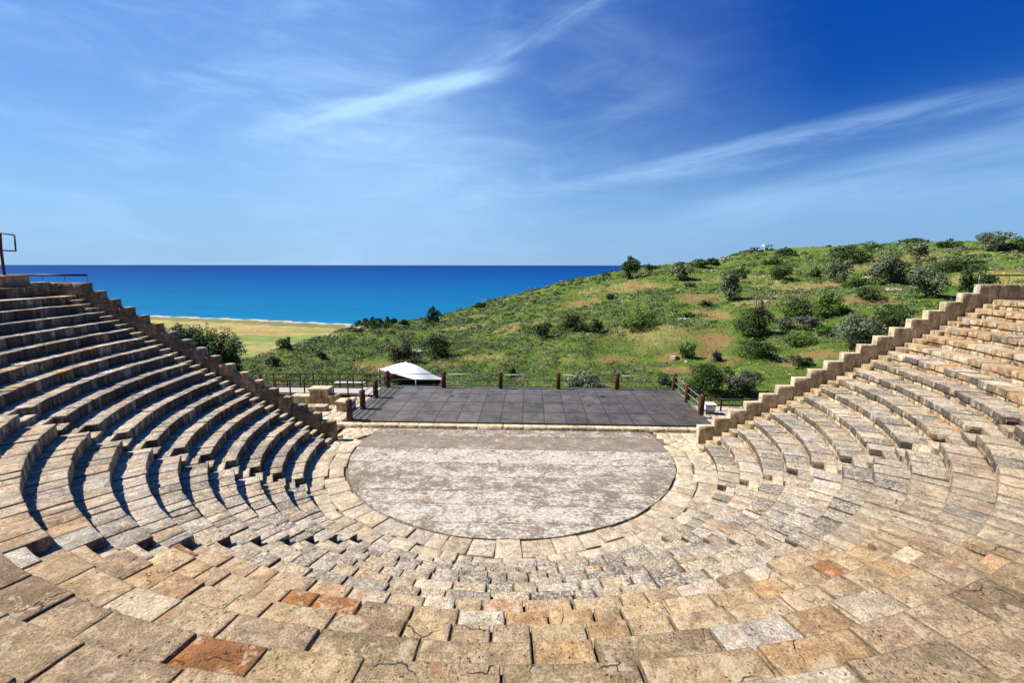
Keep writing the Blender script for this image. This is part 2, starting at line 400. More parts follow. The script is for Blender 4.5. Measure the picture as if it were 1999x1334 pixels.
# wedges of seating
edges = [-181.5] + AISLE + [1.5]
WL = ['curved wedge of stone seats beside the left stepped parapet, its risers in deep shadow',
      'left wedge of stone seats between the shaded left stair and the stair of dark notches',
      'wide near wedge of weathered tan seats facing the sea, filling the bottom of the picture',
      'right wedge of sunlit grey and cream seats below the stair with dark notches',
      'far right wedge of sunlit orange stone seats beside the right stepped parapet']
seedc = 100
specials = []
for wi in range(5):
    r = np.random.default_rng(50+wi)
    am = rad((edges[wi]+edges[wi+1])/2)
    root = empty('seating_wedge', (R0*math.cos(am), R0*math.sin(am), 0), WL[wi], 'stone seating', 'wedges of the stone seating')
    for n in range(1, NR+1):
        Rr = Rn(n)
        a0 = rad(AISLE[wi-1])+AW/2/Rr if wi > 0 else -math.pi - math.asin(yend(-1, n)/Rr)
        a1 = rad(AISLE[wi])-AW/2/Rr if wi < 4 else math.asin(yend(1, n)/Rr)
        # start angles for the left: angle measured from -pi, y>0 lies below -pi
        rowtone = np.array([1, 1, 1])*r.uniform(.90, 1.12)*np.array([1, r.uniform(.985, 1.01), r.uniform(.95, 1.05)])
        mb = MB(); z1 = n*RI; z0 = (n-1)*RI-0.05
        core_ring(mb, a0, a1, Rr+0.06, Rr+T+0.1, z0, z1-0.10)
        a = a0; adeg = math.degrees(am)
        near = True
        two = wi >= 3
        rubble = 1.0 + (.5 if (n <= 6 and wi == 2) else 0) + (0.4 if n <= 8 and wi == 3 else 0)
        while a < a1-1e-4:
            l = (r.uniform(.32, .75) if (n < 10 or wi != 2) else r.uniform(.65, 1.35)) if wi in (0, 2, 3, 4) or n < 12 else r.uniform(.6, 1.2)
            if wi in (0, 4): l = r.uniform(.34, .85)
            if wi == 2 and n < 10: l = r.uniform(.45, .95)
            if wi == 2 and n >= 9: l *= 1.18
            b_ = a + l/Rr
            if (a1-b_)*Rr < .35: b_ = a1
            mid = math.degrees((a+b_)/2)
            if mid < -180: mid = -179
            tint = pick_tint(mid, n, r); seedc += 1
            tint[:3] *= rowtone
            g = r.uniform(.004, .020)*(1.2 if n > 7 else 1)
            if wi == 2 and n >= 9: g *= .75
            if r.random() < .05: g += .02
            dz = r.normal(0, .008)*rubble; df = r.normal(0, .010)*rubble
            dist = math.hypot(Rr*math.cos((a+b_)/2)-CX, Rr*math.sin((a+b_)/2)-CY)
            cell = 0.11 if dist < 9 else 0.2
            amp = r.uniform(.006, .014)*(1+.5*(rubble-1)); bev = r.uniform(.014, .03)*(1+.5*(rubble-1))
            back = Rr+T+0.04
            if two:
                hs = r.uniform(.20, .26)
                polar_block(mb, a+g/Rr, b_-g/Rr, Rr+df-.012, back, z1-hs+dz, z1+dz, tint, cell, bev, amp, seedc, r, rubble)
            else:
                polar_block(mb, a+g/Rr, b_-g/Rr, Rr+df, back, z0, z1+dz, tint, cell, bev, amp, seedc, r, rubble)
            a = b_
        if two:
            a = a0
            while a < a1-1e-4:
                l = r.uniform(.25, .6); b_ = a+l/Rr
                if (a1-b_)*Rr < .2: b_ = a1
                seedc += 1
                t_ = np.array(PAL['ochre' if r.random() < (.5 if n > 9 else .15) else ('cream' if r.random() < .6 else 'tan')])*r.uniform(.85, 1.15)
                fr = r.normal(.03, .018)
                polar_block(mb, a+.012/Rr, b_-.012/Rr, Rr+fr, Rr+.3, z0, z1-.265+r.normal(0, .012), np.array([*t_, .1]), .2, .035, .02, seedc, r, 2)
                a = b_
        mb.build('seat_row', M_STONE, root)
# stairs in the aisles
def stair_label(i):
    return ['stone stair beside the shaded left wedge, with dark notches at every seat row',
            'left of centre stone stair marked by a line of black triangular shadows',
            'right of centre stone stair running up to the lower right corner',
            'right hand stone stair with small dark square notches in sunlit seats'][i]
for i, ad in enumerate(AISLE):
    r = np.random.default_rng(900+i); am = rad(ad)
    root = empty('stone_stair', (R0*math.cos(am), R0*math.sin(am), 0), stair_label(i), 'stairway', 'stairs between the seating wedges')
    for n in range(1, NR+1):
        Rr = Rn(n)
        for k in (0, 1):
            soft = i == 2
            r0_ = Rr-(.03 if soft else .14)*T if k == 0 else Rr+.42*T
            r1_ = Rr+.42*T if k == 0 else Rr+.86*T
            zt = (n-(.22 if soft else .56))*RI if k == 0 else n*RI
            mb = MB(); seedc += 1
            t_ = pick_tint(ad, n, r)
            if n <= 12 and r.random() < .5 and i != 2: t_ = np.array([*(np.array(PAL['cream'])*r.uniform(.85, 1.1)), .3])
            polar_block(mb, am-(AW/2-.005)/Rr, am+(AW/2-.005)/Rr, r0_, r1_+.03*(1-k)+.14*k, max(zt-.5, -.1), zt+r.normal(0, .006), t_, .13, .02, .010, seedc, r, 1)
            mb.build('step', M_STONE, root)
for side in (-1, 1):
    r = np.random.default_rng(950+side); q = PR if side > 0 else PL
    root = empty('stone_stair', (q['x'], q['y']-.3, 0),
                 'narrow side stair of small stone steps hugging the %s stepped parapet' % ('right' if side > 0 else 'left'), 'stairway', 'side stairs along the parapets')
    for n in range(1, NR+1):
        Rr = Rn(n); y1 = q['y']+(n-1)*q['dy']+.02; y0 = yend(side, n)+.01
        for k in (0, 1):
            r0_ = Rr-.17*T if k == 0 else Rr+.38*T
            r1_ = Rr+.38*T if k == 0 else Rr+.83*T
            zt = (n-.5)*RI if k == 0 else n*RI
            r1_ += .03*(1-k)+.14*k
            seedc += 1
            V, Q = worn_box(r1_-r0_, y1-y0, .55, .2, .02, .010, seedc)
            V = V+np.array([side*(r0_+r1_)/2, (y0+y1)/2, zt-.275])
            mb = MB(); t_ = np.array([*(np.array(PAL['cream' if side < 0 else 'tan'])*r.uniform(.85, 1.15)), .25]); mb.add(V, Q, c=t_)
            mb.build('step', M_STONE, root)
# ------------------------------------------------------------------ stepped parapets and outer wall
def wall_run(mb, p0, p1, thick, z0, z1, r, tintset=('tan', 'cream', 'ochre'), cell=.22, cap=True, bl=(.5, .9), wh=.35, side=1, course=.42):
    """one block of wall along p0->p1 in plan, thickness to the left of the direction times side"""
    global seedc
    p0, p1 = np.array(p0[:2]), np.array(p1[:2]); d = p1-p0; L = np.linalg.norm(d); d = d/L; nrm = np.array([-d[1], d[0]])*side
    nb = max(1, int(round(L/np.mean(bl)))); hs = max(1, int(round((z1-z0)/course)))
    for iz in range(hs):
        za = z0+(z1-z0)*iz/hs; zb = z0+(z1-z0)*(iz+1)/hs
        cuts = np.linspace(0, L, nb+1)
        if nb > 1: cuts[1:-1] += (.5 if iz % 2 else 0)*L/nb*.5+r.normal(0, .03, nb-1)
        for i in range(nb):
            seedc += 1
            V, Q = worn_box(cuts[i+1]-cuts[i]-.006, thick, zb-za-.004, cell, .018, .010, seedc)
            cxy = p0+d*(cuts[i]+cuts[i+1])/2+nrm*thick/2
            W = np.stack([cxy[0]+V[:, 0]*d[0]+V[:, 1]*nrm[0], cxy[1]+V[:, 0]*d[1]+V[:, 1]*nrm[1], (za+zb)/2+V[:, 2]], -1)
            k = tintset[r.integers(len(tintset))]
            mb.add(W, Q if side > 0 else Q[:, ::-1], c=np.array([*(np.array(PAL[k])*r.uniform(.92, 1.12)), wh*r.uniform(.5, 1.5)]))
for side, q in ((-1, PL), (1, PR)):
    r = np.random.default_rng(31+side)
    root = empty('stepped_parapet', (q['x'], q['y'], 0),
                 'left stepped limestone parapet descending from the sea view towards the round floor' if side < 0 else
                 'right stepped limestone parapet climbing in front of the green hill with bright edges', 'parapet wall', 'stepped parapets')
    for k in range(NR):
        x0 = q['x']+k*q['dx']; y0 = q['y']+k*q['dy']; x1 = x0+q['dx']*1.0; y1 = y0+q['dy']
        zt = q['z']+k*RI; zb = max((k-1)*RI-.3, -.1)
        mb = MB()
        if k == NR-1: x1 = q['x']+(NR+(2.6 if side > 0 else 3.2))*q['dx']; y1 = y0+q['dy']*3
        ts = ('cream', 'cream') if side > 0 else ('tan', 'grey', 'cream')
        wall_run(mb, (x0-side*.0, y0), (x1, y1), PT, zb, zt, r, ts, side=(1 if side > 0 else -1), wh=.12 if side > 0 else .7, bl=((.9, .9) if side > 0 else (.7, .7)), course=(2.5 if side > 0 else .62))
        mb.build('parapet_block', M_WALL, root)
# outer ring wall behind the last row and the walkway
ROUT = 23.55; ZW = 7.93
root = empty('ring_wall', (0, -ROUT, 0), 'low curved stone wall closing the top of the seating at both picture edges', 'wall')
r = np.random.default_rng(77)
mbc = MB(); mbw = MB()
A = np.linspace(-math.pi-.06, .06, 81)
for i in range(80):
    p0 = (ROUT*math.cos(A[i]), ROUT*math.sin(A[i])); p1 = (ROUT*math.cos(A[i+1]), ROUT*math.sin(A[i+1]))
    am_ = math.degrees((A[i]+A[i+1])/2)
    if -120 < am_ < -60: continue
    wall_run(mbw, p0, p1, .45, 7.0, ZW, r, ('tan', 'cream', 'cream'), .3, side=-1, bl=(.8, 1.1))
mbw.build('wall_course', M_WALL, root)
# retaining bank outside and the walkway floor
n = 90; A = np.linspace(-math.pi-.05, .05, n); prof = [(Rn(19)-.1, 7.24), (ROUT+.3, 7.24), (ROUT+.3, 6.9), (ROUT+.5, -3.0)]
V = np.concatenate([np.stack([a*np.cos(A), a*np.sin(A), np.full(n, z)], -1) for a, z in prof]); Q = []
for j in range(3):
    for i in range(n-1): Q.append((j*n+i, j*n+i+1, (j+1)*n+i+1, (j+1)*n+i)[::-1])
ob = make_obj('top_walkway', V, [np.array(Q)], M_PAVE, None, np.tile((.36, .28, .19, .3), (len(V), 1))); tag(ob, kind='structure')
# end walls under the parapets (outer faces)
for side, q in ((-1, PL), (1, PR)):
    xs = [q['x']+k*q['dx'] for k in range(NR)]+[side*(ROUT+.3)]
    V = []; Qs = []
    for k in range(NR):
        xa, xb = xs[k], xs[k+1]; y = q['y']+k*q['dy']+PT*.5; zt = (k-1)*RI+.1
        b0 = len(V); V += [(xa, y, -3), (xb, y, -3), (xb, y, zt), (xa, y, zt)]; Qs.append((b0, b0+1, b0+2, b0+3))
    ob = make_obj('retaining_wall', V, [np.array(Qs)], M_WALL, None, np.tile((.42, .32, .21, .3), (len(V), 1)))
    tag(ob, 'rough masonry retaining wall carrying the %s stepped parapet' % ('right' if side > 0 else 'left'), 'wall', 'retaining walls')

# ------------------------------------------------------------------ orchestra floor
GZ = 0.0
m, t, b = new_mat('weathered_concrete'); P = pos(t); x_, y_, z_ = t.sep(P)
wy = t.math('ADD', y_, t.math('MULTIPLY', t.math('SUBTRACT', t.noise(P, 0.5, 3), .5), .12))
bands = [1.46, -.19, -1.78, -3.12, -4.29, -5.37, -6.55]
line = None; shade = None; cnt = None
for bb in bands:
    d_ = t.math('ABSOLUTE', t.math('SUBTRACT', wy, bb)); l_ = t.ramp(d_, .010, .035, 1.0, 0.0)
    line = l_ if line is None else t.math('MAXIMUM', line, l_)
    s_ = t.math('GREATER_THAN', wy, bb); cnt = s_ if cnt is None else t.math('ADD', cnt, s_)
seedv = t.comb(t.math('MULTIPLY', cnt, 7.3), t.math('MULTIPLY', cnt, 3.1), 0)
Pb = t.vmath('ADD', P, seedv)
sv = t.mapping(Pb, (1.1, 1.35, 1))
n1 = t.noise(sv, 0.9, 8, 0.76, 0.5); n2 = t.noise(t.mapping(Pb, (1, 1.8, 1)), 6.5, 8, 0.8, 0.3); n3 = t.noise(P, 24, 4, 0.75)
bandv = t.noise(t.comb(t.math('MULTIPLY', cnt, 2.37), 0.5, 0.5), 1.0, 0)
white = t.math('ADD', t.math('MULTIPLY', n1, .5), t.math('MULTIPLY', n2, .5))
white = t.math('ADD', white, t.math('MULTIPLY', t.math('SUBTRACT', bandv, .5), .22))
# centre of the floor is the palest
r2 = t.math('SQRT', t.math('ADD', t.math('MULTIPLY', x_, t.math('MULTIPLY', x_, .25)), t.math('MULTIPLY', t.math('ADD', y_, 2.9), t.math('ADD', y_, 2.9))))
white = t.math('ADD', white, t.ramp(r2, 1.0, 7.0, .035, -.03))
wm = t.ramp(white, .485, .565)
wm2 = t.ramp(t.math('ADD', t.math('MULTIPLY', n2, .6), t.math('MULTIPLY', n3, .4)), .42, .58)
basec = t.mix(t.ramp(n1, .35, .65), rgb(.17, .145, .115), rgb(.27, .23, .18))
basec = t.mix(t.ramp(t.noise(Pb, 1.1, 4, .6), .54, .68), basec, rgb(.25, .17, .10))
c = t.mix(t.math('MULTIPLY', wm, t.math('ADD', .35, t.math('MULTIPLY', wm2, .6))), basec, rgb(.52, .48, .42))
c = t.mix(1.0, c, t.ramp(n3, .3, .7, .72, 1.3), 'MULTIPLY')
c = t.mix(1.0, c, t.ramp(n2, .3, .7, .75, 1.25), 'MULTIPLY')
c = t.mix(t.math('MULTIPLY', line, .55), c, rgb(.09, .08, .07))
cr = t.voro(t.vmath('ADD', P, t.scale(t.noise(P, 1.2, 4, .6, 0, 1), .8)), .28, 'DISTANCE_TO_EDGE')
crk = t.ramp(cr, .0015, .005, 1.0, 0.0)
c = t.mix(t.math('MULTIPLY', crk, .6), c, rgb(.08, .07, .06))
t.links.new(c, b.inputs['Base Color'])
t.links.new(t.bump(t.math('SUBTRACT', t.math('ADD', n2, t.math('MULTIPLY', n3, .5)), line), .6, .02), b.inputs['Normal'])
M_CONC = m
A = np.linspace(0, 2*math.pi, 361)[:-1]; CH = 2.44
rr = RC - .03 + .05*fbm(np.stack([np.cos(A)*3, np.sin(A)*3, A*0], -1), 2.2, 3, 4, .6)
pts = [(ri*math.cos(a), ri*math.sin(a)) for ri, a in zip(rr, A) if ri*math.sin(a) < CH]
# order from right chord corner clockwise
pts.sort(key=lambda p: (math.atan2(p[1], p[0]) if math.atan2(p[1], p[0]) <= math.pi/2 and not (p[0] < 0 and p[1] > 0) else math.atan2(p[1], p[0])-2*math.pi))
rc_ = math.sqrt(RC*RC-CH*CH); pts = [(-rc_, CH)]+pts+[(rc_, CH)]
n = len(pts); V = [(x, y, .045) for x, y in pts]+[(x*1.0, y, -.05) for x, y in pts]
me = bpy.data.meshes.new('orchestra_floor'); me.from_pydata([tuple(v) for v in V], [], [tuple(range(n))]+[(i, i+n, (i+1) % n+n, (i+1) % n) for i in range(n)]); me.materials.append(M_CONC)
o = bpy.data.objects.new('orchestra_floor', me); COL.objects.link(o)
tag(o, 'round grey concrete floor with white weathered bands in the middle of the theatre', 'stage floor')

# earth under the paving
A = np.linspace(-math.pi, 0, 91); ro = R0+.1
V = [(-R0-.1, CH+.5, -.03)]+[(ro*math.cos(a), ro*math.sin(a), -.03) for a in A]+[(R0+.9, CH+.5, -.03)]
me = bpy.data.meshes.new('floor_bed'); me.from_pydata(V, [], [tuple(range(len(V)))]); me.materials.append(M_EARTH)
o = bpy.data.objects.new('floor_bed', me); COL.objects.link(o); tag(o, kind='structure')

# paving slabs: jittered Voronoi cells, clipped polygon by polygon
def clip_half(poly, nx, ny, c):
    out = []; m_ = len(poly)
    for i in range(m_):
        a = poly[i]; b_ = poly[(i+1) % m_]; da = a[0]*nx+a[1]*ny-c; db = b_[0]*nx+b_[1]*ny-c
        if da <= 0: out.append(a)
        if (da < 0) != (db < 0) and abs(da-db) > 1e-12:
            s_ = da/(da-db); out.append((a[0]+(b_[0]-a[0])*s_, a[1]+(b_[1]-a[1])*s_))
    return out
def slab(mb, poly, z0, z1, tint, inset=.012, seed=0):
    P_ = np.array(poly); c_ = P_.mean(0); m_ = len(P_)
    if m_ < 3: return
    # densify and wobble the outline
    Q_ = []
    for i in range(m_):
        a = P_[i]; b_ = P_[(i+1) % m_]; k = max(1, int(np.linalg.norm(b_-a)/.15))
        for s_ in range(k): Q_.append(a+(b_-a)*s_/k)
    Q_ = np.array(Q_); d = Q_-c_; l = np.linalg.norm(d, axis=1, keepdims=True)+1e-6
    w3 = np.c_[Q_*1.0, np.full(len(Q_), seed*1.7)]
    Q_ = Q_ - d/l*(inset*.5+.008*(1+vnoise(w3, 4.0, seed))[:, None])
    inn = c_+(Q_-c_)*(1-.02/np.maximum(l, .1)); k = len(Q_)
    tilt = np.random.default_rng(seed).normal(0, .008, 2)
    zt = z1 + (Q_-c_)@tilt; zi = z1+.006+(inn-c_)@tilt
    V_ = np.concatenate([np.c_[Q_, np.full(k, z0)], np.c_[Q_, zt-.006], np.c_[inn, zi], [[c_[0], c_[1], z1+.006]]])
    Qd = []; Tr = []
    for i in range(k):
        j = (i+1) % k
        Qd += [(i, j, k+j, k+i), (k+i, k+j, 2*k+j, 2*k+i)]; Tr.append((2*k+i, 2*k+j, 3*k))
    mb.add(V_, Qd, Tr, c=tint)
def ccw(p):
    P_ = np.array(p); x, y = P_[:, 0], P_[:, 1]; return np.sum(x*np.roll(y, -1)-y*np.roll(x, -1)) > 0
def voronoi_pave(seeds, keep, z0, z1, mat, name, label, tintf, bound, inset=.012, cat='paving'):
    mb = MB(); S = np.array(seeds)
    for i, s in enumerate(S):
        d2 = ((S-s)**2).sum(1); near_ = np.argsort(d2)[1:22]
        poly = [(s[0]-1.2, s[1]-1.2), (s[0]+1.2, s[1]-1.2), (s[0]+1.2, s[1]+1.2), (s[0]-1.2, s[1]+1.2)]
        for j in near_:
            nx, ny = S[j]-s; c_ = (S[j]@S[j]-s@s)/2
            poly = clip_half(poly, nx, ny, c_)
            if len(poly) < 3: break
        if len(poly) < 3: continue
        for (nx, ny, c_) in bound(s): 
            poly = clip_half(poly, nx, ny, c_)
            if len(poly) < 3: break
        if len(poly) < 3 or not keep(s): continue
        if not ccw(poly): poly = poly[::-1]
        slab(mb, poly, z0, z1+float(rng.normal(0, .007)), tintf(s), inset, 1000+i)
    o = mb.build(name, mat); tag(o, label, cat); return o
seeds = []
ghost = []
side_ = []
for sx in (-1, 1):
    for x in np.arange(6.3, 10.9, .66):
        for y in np.arange(.0, 2.9, .46):
            side_.append((sx*(x+rng.normal(0, .15)+.3*(round(y/.46) % 2)), y+rng.normal(0, .06)))
allp = seeds+side_+ghost; gs = set(map(lambda p: (round(p[0], 6), round(p[1], 6)), ghost))
def bound(s):
    out = [(0, 1, CH)]
    ang = math.atan2(s[1], s[0]); rs = math.hypot(*s)
    # outside the concrete disc: tangent half-plane
    out.append((-math.cos(ang), -math.sin(ang), -(RC+.0)))
    out.append((0, -1, .10))
    if True:
        out.append((1 if s[0] > 0 else -1, 0, 9.35 if s[0] > 0 else 9.15) if s[1] < .6 else (1 if s[0] > 0 else -1, 0, 10.6 if s[0] > 0 else 9.1))
    return out
def keep(s):
    if (round(s[0], 6), round(s[1], 6)) in gs: return False
    if math.hypot(*s) < RC+.08: return False
    if s[1] > .15 and s[0] > 9.3 and s[1] < .95: return False
    if s[1] > .15 and s[0] < -8.95 and s[1] < 1.0: return False
    return True
def ptint(s):
    if s[1] > -.3: c_ = np.array(PAL['cream'])*rng.uniform(.95, 1.18)
    else:
        k = ['cream', 'tan', 'pale', 'grey', 'brown'][rng.choice(5, p=[.40, .30, .15, .08, .07])]; c_ = np.array(PAL[k])*rng.uniform(.85, 1.1)
    return np.array([*c_, rng.uniform(0, .4)])
voronoi_pave(allp, lambda s: s[0] < 0 and keep(s), -.06, .03, M_PAVE, 'stone_paving', 'cracked cream corner paving at the foot of the left parapet', ptint, bound)
voronoi_pave(allp, lambda s: s[0] > 0 and keep(s), -.06, .03, M_PAVE, 'stone_paving', 'cracked cream corner paving at the foot of the right parapet', ptint, bound)
root = empty('paving_ring', (0, -8.3, 0), 'curved ring of worn stone slabs between the round concrete floor and the first seats', 'paving')
mb = MB(); r = np.random.default_rng(64); split = {}
for course in (0, 1):
    a = -math.pi-.012
    while a < .012:
        l = r.uniform(.35, 1.05); rm_ = RC+.45 if course == 0 else R0-.4; b_ = min(a+l/rm_, .012)
        if (.012-b_)*rm_ < .3: b_ = .012
        ms = .83+.10*math.sin(a*7)+.05*math.sin(a*23)
        ra, rb = (RC+.02, RC+ms) if course == 0 else (RC+ms+.015, R0+.10)
        k = ['cream', 'tan', 'pale', 'grey', 'brown'][r.choice(5, p=[.34, .36, .14, .10, .06])]; seedc += 1
        if abs(a+1.57) > 1.25: k = 'cream' if r.random() < .7 else 'tan'
        dz = r.normal(0, .012)+(.05 if course == 1 and abs(a+1.57) < .9 and r.random() < .3 else 0)
        kc = np.array(PAL[k])*.5+np.array([.62, .53, .40])*.5
        polar_block(mb, a+.006/rm_, b_-.006/rm_, ra+r.normal(.01, .035), rb+r.normal(0, .01), -.12, .035+dz, np.array([*(kc*r.uniform(.9, 1.1)), r.uniform(.2, .8)]), .18, .022, .012, seedc, r, 1.2)
        a = b_
mb.build('slabs', M_PAVE, root)

# kerb in front of the stage
root = empty('stone_kerb', (0, 2.6, 0), 'pale stone kerb along the front edge of the dark tiled stage', 'kerb')
mb = MB(); x = -9.6; r = np.random.default_rng(5)
while x < 10.55:
    l = r.uniform(.8, 1.5); seedc += 1
    if x+l > 10.3: l = 10.6-x
    V, Q = worn_box(l-.01, .40, .30, .2, .012, .006, seedc); mb.add(V+np.array([x+l/2, 2.645, .07]), Q, c=np.array([*(np.array(PAL['cream'])*r.uniform(1.0, 1.2)), .05])); x += l
mb.build('kerb_stones', M_PAVE, root)

# ------------------------------------------------------------------ stage
m, t, b = new_mat('dark_rubber_tiles'); P = pos(t); x_, y_, z_ = t.sep(P)
tx = t.math('DIVIDE', t.math('SUBTRACT', x_, .49), 1.215); ty = t.math('DIVIDE', t.math('SUBTRACT', y_, 2.85), 1.86)
ix = t.math('FLOOR', tx); iy = t.math('FLOOR', ty)
fx = t.math('MULTIPLY', t.math('SUBTRACT', .5, t.math('ABSOLUTE', t.math('SUBTRACT', t.math('FRACT', tx), .5))), 1.215)
fy = t.math('MULTIPLY', t.math('SUBTRACT', .5, t.math('ABSOLUTE', t.math('SUBTRACT', t.math('FRACT', ty), .5))), 1.86)
wn = t.n('ShaderNodeTexWhiteNoise', noise_dimensions='2D'); t.links.new(t.comb(ix, iy, 0), wn.inputs[0])
c = t.mix(wn.outputs[0], rgb(.066, .063, .061), rgb(.094, .090, .087))
n1 = t.noise(P, 1.3, 6, .65, .4); n2 = t.noise(P, 14, 5, .7)
c = t.mix(1.0, c, t.ramp(n1, .3, .7, .65, 1.4), 'MULTIPLY'); c = t.mix(1.0, c, t.ramp(n2, .3, .7, .8, 1.2), 'MULTIPLY')
edge = t.math('MINIMUM', fx, t.math('MULTIPLY', fy, .55))
gr = t.ramp(t.math('ADD', edge, t.math('MULTIPLY', t.math('SUBTRACT', t.noise(P, 6, 3), .5), .03)), .012, .07, 1.0, 0.0)
c = t.mix(t.math('MULTIPLY', gr, .8), c, rgb(.045, .033, .024))
# brown soiling at the sides and back
soil = t.math('MAXIMUM', t.ramp(x_, 6.5, 10.9), t.ramp(y_, 8.2, 10.3)); soil = t.math('MULTIPLY', soil, t.ramp(n1, .35, .6))
c = t.mix(t.math('MULTIPLY', soil, .55), c, rgb(.12, .095, .07))
t.links.new(c, b.inputs['Base Color']); b.inputs['Roughness'].default_value = .75; b.inputs['Specular IOR Level'].default_value = .35
t.links.new(t.bump(t.math('ADD', n2, t.math('MULTIPLY', gr, -2.0)), .5, .012), b.inputs['Normal'])
M_TILE = m
SX0, SX1, SY0, SY1 = -9.40, 10.76, 2.86, 10.22
root = empty('stage_platform', (.5, 6.4, 0), 'low dark grey stage of square tiles behind the round floor', 'stage')
def box_mb(mb, x0, x1, y0, y1, z0, z1, c=(1, 1, 1), bev=0.0, cell=10):
    V, Q = worn_box(x1-x0, y1-y0, z1-z0, cell, bev if bev else .004, 0.0, 1)
    mb.add(V+np.array([(x0+x1)/2, (y0+y1)/2, (z0+z1)/2]), Q, c=c)
mb = MB(); box_mb(mb, SX0, SX1, SY0, SY1, .12, .30); mb.build('tiled_deck', M_TILE, root)
mb = MB(); box_mb(mb, SX0+.1, SX1-.1, SY0+.1, SY1-.1, -2.6, .118); mb.build('plinth', M_WALL, root)
# small dark fixing holes left on the deck
for (px, py, s) in ((883, 774, .16), (954, 774, .08), (1138, 775, .14), (1177, 775, .2), (1150, 792, .12), (1185, 793, .06), (1127, 821, .1), (960, 766, .06)):
    p = at_z(px, py, .3); k = 12; A = np.linspace(0, 2*math.pi, k+1)[:-1]
    V = [(p[0], p[1], .312)]+[(p[0]+s*math.cos(a)*(1+.2*math.sin(3*a)), p[1]+s*.8*math.sin(a), .304) for a in A]
    mb = MB(); mb.add(V, None, [(0, 1+i, 1+(i+1) % k) for i in range(k)]); mb.build('deck_hole', M_BLACK, root)

def tube(mb, pts, rad_, k=8, c=(1, 1, 1)):
    pts = np.asarray(pts, float); n_ = len(pts); rings = []
    up = np.array([0, 0, 1.0])
    for i in range(n_):
        d = pts[min(i+1, n_-1)]-pts[max(i-1, 0)]; d /= np.linalg.norm(d)
        a = np.cross(d, up if abs(d[2]) < .95 else np.array([1.0, 0, 0])); a /= np.linalg.norm(a); b_ = np.cross(d, a)
        rr_ = rad_[i] if np.ndim(rad_) else rad_
        rings.append([pts[i]+rr_*(math.cos(2*math.pi*j/k)*a+math.sin(2*math.pi*j/k)*b_) for j in range(k)])
    V = np.array(rings).reshape(-1, 3); Q = []
    for i in range(n_-1):
        for j in range(k): Q.append((i*k+j, i*k+(j+1) % k, (i+1)*k+(j+1) % k, (i+1)*k+j))
    V = np.vstack([V, pts[0], pts[-1]]); T_ = [(len(V)-2, (j+1) % k, j) for j in range(k)]+[(len(V)-1, (n_-1)*k+j, (n_-1)*k+(j+1) % k) for j in range(k)]
    mb.add(V, Q, T_, c=c)
def post(root, x, y, z, h=1.08, w_=.26):
    mb = MB(); box_mb(mb, x-w_/2, x+w_/2, y-w_/2, y+w_/2, z, z+h, bev=.012)
    s = w_/2+.015; V = [(x-s, y-s, z+h), (x+s, y-s, z+h), (x+s, y+s, z+h), (x-s, y+s, z+h), (x-s, y-s, z+h+.03), (x+s, y-s, z+h+.03), (x+s, y+s, z+h+.03), (x-s, y+s, z+h+.03), (x, y, z+h+.15)]
    mb.add(V, [(3, 2, 1, 0), (0, 1, 5, 4), (1, 2, 6, 5), (2, 3, 7, 6), (3, 0, 4, 7)], [(4, 5, 8), (5, 6, 8), (6, 7, 8), (7, 4, 8)])
    return mb.build('post', M_WOOD, root)
def stage_rail(label, pts):
    root = empty('stage_railing', (*pts[0], .3), label, 'railing', 'railings round the stage')
    for p in pts: post(root, p[0], p[1], .3)
    for zz in (.14, .56, .97):
        for a, b_ in zip(pts[:-1], pts[1:]):
            mb = MB(); tube(mb, [(a[0], a[1], .3+zz), (b_[0], b_[1], .3+zz)], .026); mb.build('rail', M_PIPE, root)
stage_rail('long railing of six brown posts and pipe rails along the back of the stage', [(-9.13, 9.85), (-5.16, 9.88), (-1.17, 9.9), (2.84, 9.93), (6.87, 9.96), (10.8, 9.98)])
stage_rail('short railing of three brown posts on the left edge of the stage casting shadows', [(-9.12, 3.0), (-9.1, 4.95), (-9.12, 7.3)])
stage_rail('short sloping looking railing of two brown posts on the right edge of the stage', [(10.74, 7.24), (10.72, 4.75)])
# link pipes from side railings to the corner posts belong to the side runs
for rt, a, b_ in ((None, (-9.12, 7.3), (-9.13, 9.85)), (None, (10.74, 7.24), (10.8, 9.98))):
    rootx = [o for o in bpy.data.objects if o.name.startswith('stage_railing')][1 if a[0] < 0 else 2]
    for zz in (.14, .56, .97):
        mb = MB(); tube(mb, [(a[0], a[1], .3+zz), (b_[0], b_[1], .3+zz)], .026); mb.build('rail', M_PIPE, rootx)

# ------------------------------------------------------------------ terrain
def az_of(px): d = ray(px, 520); return math.atan2(d[0], d[1])
